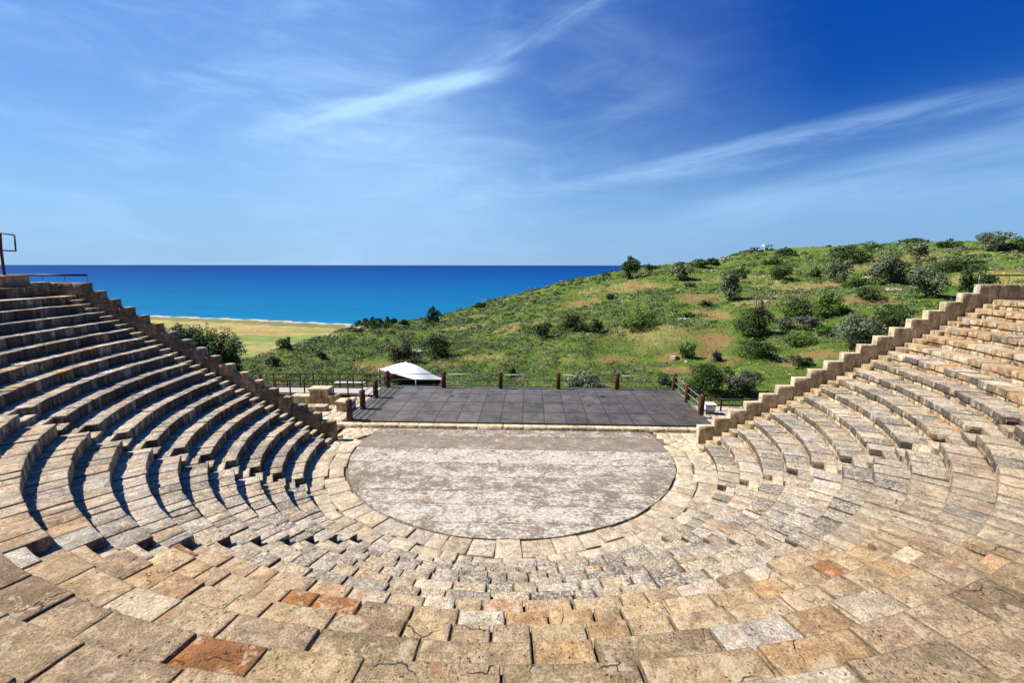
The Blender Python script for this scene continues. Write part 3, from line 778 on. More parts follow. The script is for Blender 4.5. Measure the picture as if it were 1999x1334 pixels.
# (picture column, distance of the ridge line, ridge row in the picture)
SK = [(-400, 60, 760), (250, 60, 735), (480, 66, 702), (560, 74, 677), (640, 92, 656), (690, 112, 638), (780, 128, 629), (850, 136, 622), (950, 140, 591), (1050, 142, 566),
      (1100, 142, 549), (1200, 146, 531), (1270, 150, 521), (1350, 160, 513), (1400, 175, 506), (1440, 190, 494), (1480, 205, 488), (1600, 215, 482), (1750, 215, 475), (2000, 215, 467), (2400, 200, 460)]
_az = np.array([az_of(s[0]) for s in SK]); _ds = np.array([s[1] for s in SK], float)
_zs = []
for px, ds, py in SK:
    d = ray(px, py); _zs.append(CZ + d[2]/math.hypot(d[0], d[1])*ds)
_zs = np.array(_zs)
Z0, DN = -2.0, 42.0
def terrain_z(x, y, rough=True):
    x = np.asarray(x, float); y = np.asarray(y, float)
    dx, dy = x-CX, y-CY; D_ = np.hypot(dx, dy); az = np.arctan2(dx, dy)
    ds = np.interp(az, _az, _ds); zs = np.interp(az, _az, _zs)
    t_ = np.clip((D_-DN)/(ds-DN), 0, 1); p_ = np.interp(az, [_az[5], _az[9], _az[16]], [1.25, 1.1, .92])
    z = Z0+(zs-Z0)*t_**p_
    over = np.clip(D_-ds, 0, None); steep = np.interp(az, [_az[3], _az[9], _az[14], _az[-1]], [.62, .45, .25, .06])
    z = z-steep*over*np.clip(over/18, 0, 1)
    if rough:
        P3 = np.stack([x, y, 0*x], -1).reshape(-1, 3)
        f = np.clip((D_-36)/14, 0, 1)*np.clip(ds-D_+8, 0, 25)/25+.12*np.clip((D_-36)/14, 0, 1)
        n_ = fbm(P3, 1/13, 4, 3).reshape(x.shape)*.75+fbm(P3, 1/2.4, 9, 2).reshape(x.shape)*.10
        z = z+n_*f
    return np.maximum(z, -62)
def hit(px, py):
    d = ray(px, py); h_ = math.hypot(d[0], d[1]); s_ = np.linspace(36, 330, 6000)/h_
    P_ = CAM+s_[:, None]*d; zz = terrain_z(P_[:, 0], P_[:, 1]); i = np.argmax(P_[:, 2] < zz)
    if not (P_[i, 2] < zz[i]) or s_[i]*h_ > 235: return hit(px, py+1.5)    # above the ridge: stand just below it
    return np.array([P_[i, 0], P_[i, 1], zz[i]])
# soil and special patches: (px, py, radius x, radius y, kind)
PATCH = [(1392, 665, 4.2, 11, 0), (1385, 618, 4, 9, 0), (1400, 700, 5, 4, 0), (1195, 700, 4, 3, 0), (1310, 700, 4, 2.5, 0), (1330, 722, 3, 2, 0), (1205, 698, 3, 2, 0), (1270, 562, 12, 6, 1), (1370, 580, 9, 7, 0), (1135, 595, 8, 9, 0),
         (1480, 588, 8, 5, 1), (1650, 583, 10, 4, 0), (1690, 590, 9, 5, 0), (1760, 630, 5, 6, 1), (890, 640, 5, 4, 1), (735, 715, 3.5, 3, 0), (515, 682, 6, 4, 0), (520, 688, 5, 3, 0), (1975, 535, 16, 8, 1), (1940, 548, 10, 8, 1),
         (640, 640, 6, 4, 0), (1240, 560, 9, 5, 0), (1430, 545, 12, 5, 1), (1200, 560, 9, 6, 1), (1000, 640, 6, 5, 1), (1560, 560, 9, 6, 1), (1720, 520, 14, 7, 1), (1820, 500, 16, 8, 1), (1580, 700, 5, 3, 0), (1600, 560, 8, 4, 0), (860, 715, 3, 2, 1), (950, 700, 4, 2, 1), (1280, 650, 6, 6, 1)]
PATCH = [(a, b_, rx*.62, ry*.62, k) if k == 0 else (a, b_, rx, ry, k) for a, b_, rx, ry, k in PATCH]
pc = [(hit(a, b_), rx, ry, k) for a, b_, rx, ry, k in PATCH]
def patch_mask(x, y, kind):
    o_ = np.zeros_like(x)
    for c_, rx, ry, k in pc:
        if k != kind: continue
        dd = np.sqrt(((x-c_[0])/rx)**2+((y-c_[1])/ry)**2); o_ = np.maximum(o_, np.clip(1.35-dd, 0, 1))
    return o_
azs = np.concatenate([np.radians(np.arange(-180, -50, 3.0)), np.radians(np.arange(-50, 54, .11)), np.radians(np.arange(54, 181, 3.0))])
Ds_ = np.concatenate([[0.5, 12, 22, 28, 32], np.geomspace(35, 330, 250), [380, 450, 600]])
AZ, DD = np.meshgrid(azs, Ds_, indexing='ij'); X = CX+DD*np.sin(AZ); Y = CY+DD*np.cos(AZ); Z = terrain_z(X, Y)
Z[:, -1] = -62
P3 = np.stack([X, Y, 0*X], -1).reshape(-1, 3)
soil = np.clip(patch_mask(X, Y, 0).ravel()+fbm(P3, 1/2.5, 21, 3, .65)*.55, 0, 1); dry = np.clip(patch_mask(X, Y, 1).ravel()*.8+fbm(P3, 1/6.0, 33, 3)*.45+.12, 0, 1)
colr = np.stack([soil, dry, np.clip(.5+.5*fbm(P3, 1/9.0, 44, 3), 0, 1), np.ones_like(soil)], -1)
na, nd = AZ.shape; I = (np.arange(na-1)[:, None]*nd+np.arange(nd-1)[None]).ravel()
Q = np.stack([I, I+1, I+nd+1, I+nd], -1)[:, ::-1]
m, t, b = new_mat('meadow_ground'); P = pos(t); A_ = tintn(t); so, dr, mo = t.sep(A_.outputs['Color'])
n1 = t.noise(P, .55, 6, .7); n2 = t.noise(P, 2.6, 6, .72); n3 = t.noise(P, 11, 4, .7)
c = t.mix(t.ramp(n1, .36, .64), rgb(.080, .145, .024), rgb(.175, .25, .045))
c = t.mix(t.ramp(n2, .40, .66), c, rgb(.085, .13, .036))
c = t.mix(t.math('MULTIPLY', t.ramp(t.math('ADD', dr, t.math('MULTIPLY', t.math('SUBTRACT', n2, .5), 1.0)), .25, .85), .7), c, rgb(.30, .27, .095))
c = t.mix(t.math('MULTIPLY', t.ramp(t.math('ADD', so, t.math('MULTIPLY', t.math('SUBTRACT', n2, .5), 1.6)), .34, .85), .72), c, t.mix(n1, rgb(.36, .22, .105), rgb(.27, .15, .075)))
c = t.mix(1.0, c, t.ramp(n3, .25, .75, .6, 1.4), 'MULTIPLY')
stn = t.math('MULTIPLY', t.ramp(t.voro(P, 2.2), .05, .12, 1.0, 0.0), t.ramp(t.noise(P, .25, 3), .5, .6))
c = t.mix(t.math('MULTIPLY', stn, .8), c, rgb(.5, .47, .42))
t.links.new(c, b.inputs['Base Color']); t.links.new(t.bump(t.math('ADD', n2, t.math('MULTIPLY', n3, .5)), 1.0, .25), b.inputs['Normal'])
b.inputs['Specular IOR Level'].default_value = 0.05
M_GROUND = m
o = make_obj('hillside', np.stack([X, Y, Z], -1).reshape(-1, 3), [Q], M_GROUND, None, colr, smooth=True); tag(o, kind='structure')

# coastal plain and sea
ZS = -58.0
m, t, b = new_mat('coastal_fields'); P = pos(t); x_, y_, z_ = t.sep(P)
a1 = t.mapping(P, (.0045, .020, 1), (0, 0, rad(8))); n1 = t.noise(a1, 1.0, 4, .55, .5); n2 = t.noise(t.mapping(P, (.012, .06, 1), (0, 0, rad(5))), 1.0, 5, .6); n3 = t.noise(P, .09, 6, .7)
c = t.mix(t.ramp(n1, .44, .54), rgb(.32, .27, .085), rgb(.17, .22, .05))
c = t.mix(t.math('MULTIPLY', t.ramp(n2, .50, .60), .75), c, rgb(.37, .23, .095))
c = t.mix(t.math('MULTIPLY', t.ramp(n1, .58, .68), .8), c, rgb(.13, .16, .05))
c = t.mix(1.0, c, t.ramp(n3, .3, .7, .75, 1.25), 'MULTIPLY')
dk = tintn(t).outputs['Color']
shore, strip, _q = t.sep(dk)
c = t.mix(t.math('MULTIPLY', t.ramp(t.math('ADD', strip, t.math('MULTIPLY', t.math('SUBTRACT', n3, .5), 1.0)), .45, .6), .7), c, rgb(.09, .12, .05))
c = t.mix(t.ramp(t.math('ADD', shore, t.math('MULTIPLY', t.math('SUBTRACT', n3, .5), .12)), .45, .55), c, rgb(.42, .37, .30))
t.links.new(c, b.inputs['Base Color']); M_FIELD = m
ca = at_z(265, 615.5, ZS); cb = at_z(500, 624.5, ZS); cc = at_z(700, 634.5, ZS)
cd = cc+(cc-cb)*6; cl_ = ca+(ca-cb)*10
coast = np.array([cl_, ca, cb, cc, cd])[:, :2]
# densify coast, offset bands inland
s_ = np.linspace(0, 1, 240); cp = np.stack([np.interp(s_*4, range(5), coast[:, i]) for i in (0, 1)], -1)
cp = cp+np.stack([0*s_, 3*np.sin(s_*90)+2*np.sin(s_*217+1)], -1)
offs = [(-26, ZS-.6, 1, 0), (0, ZS+.05, 1, 0), (9, ZS+.9, 1, 0), (14, ZS+1.3, 1, 0), (19, ZS+1.4, .2, 1), (44, ZS+1.5, 0, .6), (60, ZS+1.5, 0, 0), (150, ZS+1.8, 0, 0), (320, ZS+3, 0, 0), (520, ZS+8, 0, 0)]
V = []; C_ = []
for of, z, sh, st in offs:
    for p in cp: V.append((p[0], p[1]-of, z)); C_.append((sh, st, 0))
n = len(cp); Q = [(j*n+i, j*n+i+1, (j+1)*n+i+1, (j+1)*n+i)[::-1] for j in range(len(offs)-1) for i in range(n-1)]
o = make_obj('coastal_plain', V, [np.array(Q)], M_FIELD, None, C_); tag(o, kind='structure')
m, t, b = new_mat('sea_water'); P = pos(t); x_, y_, z_ = t.sep(P)
ly = t.math('LOGARITHM', t.math('MAXIMUM', y_, 10.0), 10.0)
pn = t.noise(t.mapping(P, (.0006, .004, 1), (0, 0, rad(4))), 1.0, 6, .6, .6)
ly2 = t.math('ADD', ly, t.math('MULTIPLY', t.math('SUBTRACT', pn, .5), .35))
rp = t.n('ShaderNodeValToRGB'); t.links.new(t.ramp(ly2, 2.7, 4.3, 0, 1, False), rp.inputs[0]); e = rp.color_ramp.elements
e[0].position = 0.0; e[0].color = (.006, .150, .30, 1); e[1].position = 1.0; e[1].color = (.002, .040, .17, 1)
for p_, c_ in ((.12, (.003, .115, .27, 1)), (.30, (.001, .078, .25, 1)), (.5, (.0005, .050, .22, 1)), (.8, (.0005, .038, .18, 1))):
    q_ = e.new(p_); q_.color = c_
b.inputs['Roughness'].default_value = .6; b.inputs['Specular IOR Level'].default_value = .02
hz = t.noise(t.mapping(P, (.02, .12, 1)), 1.0, 5, .65)
c = t.mix(1.0, rp.outputs[0], t.ramp(hz, .3, .7, .86, 1.14), 'MULTIPLY')
t.links.new(c, b.inputs['Base Color']); t.links.new(t.bump(t.noise(t.mapping(P, (.05, .22, 1)), 1.0, 5, .7), .6, 1.2), b.inputs['Normal'])
V = [(-90000, -200, ZS), (90000, -200, ZS), (90000, 90000, ZS), (-90000, 90000, ZS)]
o = make_obj('sea', V, [np.array([(0, 1, 2, 3)])], m); tag(o, kind='structure')
# ------------------------------------------------------------------ foliage
def leaf_mat(name, trans=0.0):
    m, t, b = new_mat(name); A_ = tintn(t)
    n_ = t.noise(pos(t), 1.3, 4, .6)
    c = t.mix(1.0, A_.outputs['Color'], t.ramp(n_, .3, .7, .75, 1.25), 'MULTIPLY')
    t.links.new(c, b.inputs['Base Color']); b.inputs['Roughness'].default_value = .7; b.inputs['Specular IOR Level'].default_value = .15
    return m
M_LEAF = leaf_mat('leaves')
M_BARK = simple_mat('bark', (.11, .085, .065), .9, 0, 6, .4, .8, (4, 4, 1))
def quads_at(P_, N_, size, r, asp=.6):
    """one leaf quad per point, facing roughly N_"""
    n_ = len(P_); rnd = r.normal(0, 1, (n_, 3)); u = np.cross(N_, rnd); u /= np.linalg.norm(u, axis=1, keepdims=True)+1e-9
    v = np.cross(N_, u); v /= np.linalg.norm(v, axis=1, keepdims=True)+1e-9
    s1 = (size*r.uniform(.6, 1.3, n_))[:, None]; s2 = s1*asp
    V = np.stack([P_-u*s1, P_-v*s2, P_+u*s1, P_+v*s2], 1).reshape(-1, 3)
    return V, np.arange(4*n_).reshape(-1, 4)
KIND = {'olive': ((.155, .19, .115), (.07, .10, .05)), 'carob': ((.040, .072, .020), (.058, .10, .026)), 'green': ((.060, .115, .022), (.09, .16, .03)),
        'lentisk': ((.058, .10, .027), (.035, .060, .018)), 'dry': ((.12, .085, .055), (.06, .075, .04)), 'purple': ((.11, .105, .095), (.075, .085, .055)), 'pale': ((.30, .33, .22), (.09, .13, .05)), 'oleander': ((.060, .115, .038), (.03, .06, .022))}
def crown(width, height, depth, kind, seed, nleaf=1800, leaf=.13, lobes=12, base=0.0, flat=False):
    r = np.random.default_rng(seed); ca_, cb_ = map(np.array, KIND[kind])
    L = []
    for i in range(lobes):
        a = r.uniform(0, 2*math.pi); q_ = math.sqrt(r.uniform(0, 1))*.72; hz_ = r.uniform(.10, .70)
        sc = (1-.55*max(0, hz_-.4)) ; L.append((math.cos(a)*q_*sc, math.sin(a)*q_*sc, hz_, r.uniform(.27, .42)))
    L.append((0, 0, .45, .5)); L.append((r.uniform(-.2, .2), r.uniform(-.2, .2), .8, .24))
    P_, N_, C_ = [], [], []
    tot = sum(l[3]**2 for l in L)
    for (lx, ly_, lz, lr) in L:
        k = int(nleaf*lr**2/tot); n_ = r.normal(0, 1, (k, 3)); fl_ = r.random(k) < .45; n_[fl_, 2] = np.abs(n_[fl_, 2]); n_ /= np.linalg.norm(n_, axis=1, keepdims=True)
        rad_ = lr*(1-.55*r.random(k)**2)*(1+.18*vnoise(n_*2+seed, 2.0, seed))
        p = np.array([lx, ly_, lz])+n_*rad_[:, None]*np.array([1, 1, .62])
        tone = r.uniform(.78, 1.25); f = r.random((k, 1))*.6+.4*r.random()
        P_.append(p); N_.append(n_+r.normal(0, .45, (k, 3))); C_.append((ca_*f+cb_*(1-f))*tone*r.uniform(.8, 1.2, (k, 1)))
    P_ = np.concatenate(P_); N_ = np.concatenate(N_); C_ = np.concatenate(C_)
    zmin, zmax = 0.0, P_[:, 2].max(); P_[:, 2] = np.clip(P_[:, 2], .02, None)/zmax
    P_[:, :2] /= np.abs(P_[:, :2]).max()
    P_ = P_*np.array([width/2, depth/2, height-base])+np.array([0, 0, base])
    V, Q = quads_at(P_, N_/np.linalg.norm(N_, axis=1, keepdims=True), leaf, r)
    return V, Q, np.repeat(C_, 4, 0)
def place_bush(name, label, cat, group, px, py, wpx, hpx, kind, seed, tree=False, D=None, spike=False):
    p = hit(px, py) if D is None else None
    if D is not None:
        p = at_depth(px, py, D); p[2] = float(terrain_z(p[0], p[1]))
    dep = float((p-CAM)@FWD); wid = wpx*dep/F; ht = hpx*dep/F*1.05
    # the thing sits on the ground, so its lower edge is at the pixel given
    leaf = max(.09, dep*.0021); nl = int(min(7000, max(600, 3.6*wid*ht/(leaf*leaf))))
    wid *= 1.22; ht *= 1.1
    V, Q, C_ = crown(wid, ht, wid*.9, kind, seed, nl, leaf, 13 if wpx > 40 else 9, base=(ht*.05 if tree else 0))
    V = V+np.array([p[0], p[1], p[2]-.12])
    if tree:
        root = empty(name, p, label, cat, group); mb = MB(); mb.add(V, Q, c=C_); mb.build('crown', M_LEAF, root)
        mb = MB(); r = np.random.default_rng(seed)
        for k in range(3):
            a = r.uniform(0, 6.28); e_ = np.array([math.cos(a)*wid*.22, math.sin(a)*wid*.22, ht*.62]); m_ = e_*.45+np.array([0, 0, .08*ht])
            tube(mb, [p+[0, 0, -.3], p+m_*.5+[0, 0, 0], p+m_, p+e_], [wid*.045, wid*.035, wid*.028, wid*.012], 6)
        mb.build('trunk', M_BARK, root)
    else:
        mb = MB(); mb.add(V, Q, c=C_)
        if spike:
            r = np.random.default_rng(seed)
            for k in range(14):
                a = r.uniform(0, 6.28); q0 = p+np.array([math.cos(a)*wid*.05, math.sin(a)*wid*.05, ht*.5]); q1 = p+np.array([math.cos(a)*wid*.12, math.sin(a)*wid*.12, ht*r.uniform(1.05, 1.35)])
                tube(mb, [q0, q1], .05, 4, c=(.12, .08, .06))
        o = mb.build(name, M_LEAF, None, loc=p); tag(o, label, cat, group)
TREES = [
 ('olive_tree', 'dark ragged tree standing against the sea at the left end of the ridge', 1228, 543, 38, 38, 'lentisk'),
 ('olive_tree', 'dark round olive on the ridge, next one right of the ragged tree', 1327, 547, 42, 32, 'olive'),
 ('olive_tree', 'lone tall silvery olive tree on the open slope in the middle of the hill', 1424, 588, 48, 54, 'olive'),
 ('olive_tree', 'silvery olive tree with a dark bush on its right, left of the pale stone scatter', 1634, 553, 46, 44, 'olive'),
 ('olive_tree', 'wide silvery olive tree in front of the pale stone scatter high on the hill', 1743, 555, 72, 54, 'olive'),
 ('olive_tree', 'wide silvery olive tree just above the middle of the right parapet top', 1810, 582, 72, 54, 'olive'),
 ('olive_tree', 'small silvery olive tree near the skyline at upper right', 1791, 511, 32, 34, 'olive'),
 ('olive_tree', 'wide olive tree cutting the skyline near the right edge', 1934, 489, 60, 32, 'olive'),
 ('olive_tree', 'big silvery green olive tree close behind the right stepped parapet', 1660, 682, 94, 64, 'olive'),
]
for i, (nm, lb, px, py, wp, hp, k) in enumerate(TREES):
    place_bush(nm, lb, 'tree', 'olive trees on the hillside', px, py, wp, hp, k, 200+i, tree=True)
BUSH = [
 ('dark green bush on the skyline at the far right edge', 1984, 489, 44, 24, 'carob'), ('broad dark thicket left of the small skyline olive tree', 1655, 512, 78, 30, 'carob'),
 ('low dark bush on the ridge right of the white roofed shelter', 1531, 498, 36, 12, 'carob'), ('rounded dark bush between the lone silvery olive and the upper thicket', 1515, 546, 50, 24, 'lentisk'),
 ('big dark bush with bare dead branches sticking out of its top', 1484, 655, 92, 50, 'lentisk'), ('bright green spreading bush in the middle of the slope', 1249, 642, 76, 32, 'green'),
 ('rounded dark green bush, larger one of the pair above the back railing', 1118, 648, 62, 32, 'lentisk'), ('dark bush left of the pair, first one up from the stage railing', 1060, 662, 46, 30, 'lentisk'),
 ('small dark bush at the right shoulder of the larger rounded bush', 1163, 650, 28, 26, 'carob'), ('dark upright bush on the ridge with the sea behind it', 843, 634, 32, 32, 'carob'),
 ('reddish dry bush behind the white canopy', 789, 708, 54, 42, 'dry'), ('dark round bush behind the right end of the white canopy', 853, 700, 56, 42, 'carob'),
 ('small dark bush beside the soil patch above the lone boulder ring', 1555, 616, 52, 28, 'carob'), ('bright green bush with a tall rounded top behind the dark spiky bush', 1621, 616, 58, 42, 'green'),
 ('dark bush against the upper part of the right parapet', 1735, 642, 70, 44, 'carob'), ('very dark bush right behind the big silvery green olive', 1722, 690, 60, 44, 'carob'),
 ('wide low bush below the spiky dark bush', 1478, 700, 76, 32, 'lentisk'), ('low green bush between the spiky bush and the big olive', 1562, 672, 50, 24, 'green'),
 ('large dark green bush just outside the right corner of the stage railing', 1385, 775, 92, 62, 'lentisk'), ('greyish purple bush beside the large bush at the stage corner', 1448, 772, 74, 44, 'purple'),
 ('pale flowering bush behind the middle of the stage railing', 1140, 757, 66, 32, 'pale'), ('small dark bush on the green slope left of the white canopy', 534, 715, 26, 18, 'lentisk'),
 ('dark bush beside white rocks at the edge of the coastal field', 560, 682, 34, 22, 'carob'), ('narrow dark bush rising near the right parapet below the tan clearing', 1884, 578, 26, 50, 'carob'),
 ('long dark thicket under the tan clearing at the right', 1862, 530, 90, 26, 'lentisk'), ('dark bush on the skyline left of the wide skyline olive', 1850, 484, 44, 16, 'carob'),
 ('flat dark bush on the skyline above the upper thicket', 1780, 473, 50, 9, 'carob'), ('small bush on the ridge between the two ridge olive trees', 1268, 527, 24, 10, 'lentisk'),
 ('dark low bush on the ridge right of the second ridge olive', 1365, 522, 38, 14, 'carob'), ('small dark bush crowning the ridge below the shelters', 1393, 517, 18, 12, 'carob'),
 ('small dark bush at the right foot of the lone silvery olive', 1447, 545, 26, 20, 'carob'), ('pair of joined low bushes on the upper slope below the shelter', 1505, 516, 44, 9, 'lentisk'),
 ('greyish bush half way down the slope right of the soil path', 1582, 645, 50, 28, 'purple'), ('small green bush beside the stone ring', 1375, 600, 26, 14, 'green'),
 ('low dark bush at the edge of the lower soil patch', 1345, 620, 22, 10, 'carob'), ('small dark bush at left of the bright spreading bush', 1160, 640, 20, 14, 'lentisk'),
 ('green bush with pink stalks on the lower slope above the corner post', 1342, 700, 36, 30, 'green'), ('low grey green bush above the corner of the stage railing', 1398, 705, 22, 20, 'purple'),
 ('dark bush behind the left part of the back railing', 1000, 735, 20, 16, 'lentisk'), ('dark bush left of the right corner post below the railing', 1296, 752, 30, 22, 'lentisk'),
 ('low bush in the meadow over the right parapet foot', 1560, 715, 40, 22, 'lentisk'), ('small round bush on the green meadow at the right parapet', 1610, 655, 34, 20, 'green'),
 ('dark bush right of the wide silvery olive on the upper hill', 1700, 585, 54, 24, 'lentisk'), ('low dark bush left of the silvery olive with the neighbour bush', 1590, 540, 22, 16, 'carob'),
 ('bushy mound beside the rusty walkway fence at left', 628, 700, 22, 14, 'lentisk'), ('low dark bush on the ridge near the white rocks above the beach', 735, 637, 60, 12, 'carob'),
 ('round bush on the ridge line between the beach and the upright bush', 790, 633, 20, 9, 'lentisk'), ('low bush on the ridge below the sea at mid left', 935, 602, 26, 10, 'carob'),
 ('dark ridge bush above the spreading slope left of the ragged tree', 1185, 541, 22, 8, 'carob'), ('small bush on the slope below the ragged ridge tree', 1190, 585, 22, 10, 'lentisk'),
 ('dark bush behind the topmost steps of the right parapet', 1910, 560, 60, 30, 'carob'), ('low broad bush on the slope right of the spiky bush', 1530, 640, 40, 20, 'purple'),
 ('dark bush below the round olive on the ridge', 1345, 560, 26, 8, 'carob'), ('wide low bush under the left half of the wide silvery olive', 1670, 560, 60, 18, 'carob'),
 ('dark round bush on the skyline right of the thicket', 1700, 488, 30, 10, 'carob'),
]
for i, (lb, px, py, wp, hp, k) in enumerate(BUSH):
    place_bush('bush', lb, 'bush', 'bushes on the hillside', px, py, wp, hp, k, 300+i, spike=('dead branches' in lb))
# line of small trees over the beach
for i, px in enumerate((700, 714, 727, 741, 757, 768)):
    place_bush('bush', ['leftmost of the six tiny dark shrubs lined up above the beach', 'second from the left in the row of tiny shrubs above the beach', 'third from the left in the row of tiny shrubs above the beach',
               'third from the right in the row of tiny shrubs above the beach', 'second from the right in the row of tiny shrubs above the beach', 'rightmost of the six tiny dark shrubs lined up above the beach'][i], 'bush', 'row of tiny shrubs above the beach', px, 634-i*.6, 13, 9+(i*7) % 5, 'carob', 400+i)
# the big leafy shrub behind the left parapet
p = at_depth(418, 736, 38.5); p[2] = -2.2
root = empty('tall_shrub', p, 'tall leafy green shrub with brown seed heads behind the left stepped parapet', 'shrub')
mb = MB(); r = np.random.default_rng(71)
for (px, py, wp, hp) in ((357, 720, 62, 92), (395, 728, 76, 92), (437, 735, 84, 92), (455, 738, 66, 70), (376, 722, 70, 84), (415, 738, 90, 80)):
    q_ = at_depth(px, py, 38.5+r.uniform(-1, 1)); wd = wp*38.5/F; ht = hp*38.5/F+.9
    V, Q, C_ = crown(wd, ht, wd, 'oleander', int(px), 3600, .085, 16); V = V+np.array([q_[0], q_[1], q_[2]-.9]); mb.add(V, Q, c=C_)
    for k in range(16):       # upright shoots
        a = r.uniform(0, 6.28); rr_ = wd*.42*math.sqrt(r.random()); b0 = np.array([q_[0]+math.cos(a)*rr_, q_[1]+math.sin(a)*rr_, q_[2]-.9+ht*(.78-.2*rr_/wd)])
        kk = 40; tt = r.random(kk); ps = b0+np.stack([r.normal(0, .10, kk), r.normal(0, .10, kk), tt*1.0], -1)
        V, Q = quads_at(ps, np.tile([0, -.6, .6], (kk, 1))+r.normal(0, .5, (kk, 3)), .075, r); mb.add(V, Q, c=np.array(KIND['oleander'][0])*r.uniform(.8, 1.5))
mb.build('foliage', M_LEAF, root)
mb = MB()
for (px, py) in ((335, 641), (350, 636), (404, 633), (420, 642), (430, 641), (440, 643), (448, 646), (456, 660), (462, 661), (467, 662), (448, 642), (404, 640)):
    q_ = at_depth(px, py, 38); kk = 26; ps = q_+r.normal(0, .10, (kk, 3)); V, Q = quads_at(ps, r.normal(0, 1, (kk, 3)), .05, r); mb.add(V, Q, c=(.13, .055, .04))
mb.build('seed_heads', M_LEAF, root)
mb = MB()
for k in range(8):
    a = r.uniform(0, 6.28); tube(mb, [p, p+np.array([math.cos(a)*.8, math.sin(a)*.8, 2.0]), p+np.array([math.cos(a)*1.8, math.sin(a)*1.8, 4.0])], [.08, .06, .02], 6)
mb.build('stem', M_BARK, root)

# ground cover: low scrub mounds and grass, uncountable
def scatter(n_, dmin, dmax, seed, az0=-36, az1=50):
    r = np.random.default_rng(seed); a = np.radians(r.uniform(az0, az1, n_)); d = np.exp(r.uniform(math.log(dmin), math.log(dmax), n_))
    x = CX+d*np.sin(a); y = CY+d*np.cos(a)
    ds = np.interp(a, _az, _ds); ok = d < ds*1.03
    # keep off the theatre and stage
    ok &= ~((y < 10.6) & (x > -20) & (x < 14)) & ~((y < 3) & (np.abs(x) < 25))
    return x[ok], y[ok], d[ok], r
x, y, d, r = scatter(7800, 38, 220, 5)
dens = vnoise(np.stack([x, y, 0*x], -1), 1/11.0, 8)+.5*vnoise(np.stack([x, y, 0*x], -1), 1/3.5, 18)
sm = np.maximum(patch_mask(x, y, 0), .4*patch_mask(x, y, 1))
left = x < (d*.10-2)
ok = (dens+.55*left > -.22) & ((sm < .35) | (r.random(len(x)) < .12)); dens = dens[ok]; x, y, d = x[ok], y[ok], d[ok]; z = terrain_z(x, y)
mb = MB(); PALS = [(.045, .082, .022), (.062, .11, .03), (.038, .064, .022), (.095, .15, .04), (.115, .125, .085), (.105, .125, .06)]
for i in range(len(x)):
    s_ = r.uniform(.22, .80)*(1.3 if dens[i] > .6 else 1); s_ *= min(1.5, .75+d[i]/200)*(1.9 if r.random() < .07 else 1)
    k = int(34+30*s_); n_ = r.normal(0, 1, (k, 3)); n_[:, 2] = np.abs(n_[:, 2]); n_ /= np.linalg.norm(n_, axis=1, keepdims=True)
    ps = n_*np.array([s_, s_, s_*.62])*r.uniform(.75, 1.05, (k, 1))+[x[i], y[i], z[i]-.05]
    V, Q = quads_at(ps, n_+r.normal(0, .4, (k, 3)), max(.06, d[i]*.0015), r)
    c_ = np.array(PALS[r.integers(len(PALS))])*r.uniform(.8, 1.25); cc_ = np.repeat(c_*1.38*r.uniform(.65, 1.4, (k, 1)), 4, 0)
    if r.random() < .10: f_ = np.repeat(r.random(k) < .35, 4); cc_[f_] = (.17, .12, .20)
    mb.add(V, Q, c=cc_)
o = mb.build('scrub', M_LEAF); tag(o, 'low rounded scrub and thyme covering the hillside', 'scrub', kind='stuff')
x, y, d, r = scatter(115000, 37, 190, 6); sm = patch_mask(x, y, 0)+.5*vnoise(np.stack([x, y, 0*x], -1), 1/2.0, 3); dry_ = patch_mask(x, y, 1)+.6*vnoise(np.stack([x, y, 0*x], -1), 1/5.0, 13)
ok = (sm < .35) | (r.random(len(x)) < .28); x, y, d, dry_ = x[ok], y[ok], d[ok], dry_[ok]; z = terrain_z(x, y); n_ = len(x)
ps = np.stack([x, y, z+.03], -1); ps = np.repeat(ps, 3, 0)+r.normal(0, .12, (3*n_, 3))*[1, 1, .3]; dd = np.repeat(d, 3)
nn = np.tile([0, -.5, .7], (3*n_, 1))+r.normal(0, .55, (3*n_, 3)); nn /= np.linalg.norm(nn, axis=1, keepdims=True)
V, Q = quads_at(ps, nn, np.maximum(.05, dd*.0012), r, .7)
g = np.array([(.11, .19, .03), (.08, .145, .026), (.16, .22, .042), (.06, .11, .024)])[r.integers(4, size=n_)]
dm = (np.clip(dry_, 0, 1)*.9)[:, None]; g = g*(1-dm)+np.array([.27, .23, .09])*dm
g = g*r.uniform(.75, 1.25, (n_, 1)); u_ = r.random(n_); near_ = d < 60
fl = vnoise(np.stack([x, y, 0*x], -1), 1/6.0, 77)
g[(u_ < .030) & (fl > .1)] = (.55, .48, .05); g[(u_ > .988)] = (.55, .53, .48); g[(u_ > .965) & (u_ < .985) & (fl < -.1)] = (.20, .14, .24); g[(u_ > .93) & (u_ < .95) & near_ & (fl > .25)] = (.50, .10, .05)
o = make_obj('meadow_grass', V, [Q], M_LEAF, None, np.repeat(np.repeat(g, 3, 0), 4, 0)); tag(o, 'bright green spring grass with yellow and purple flowers on the hill', 'grass', kind='stuff')

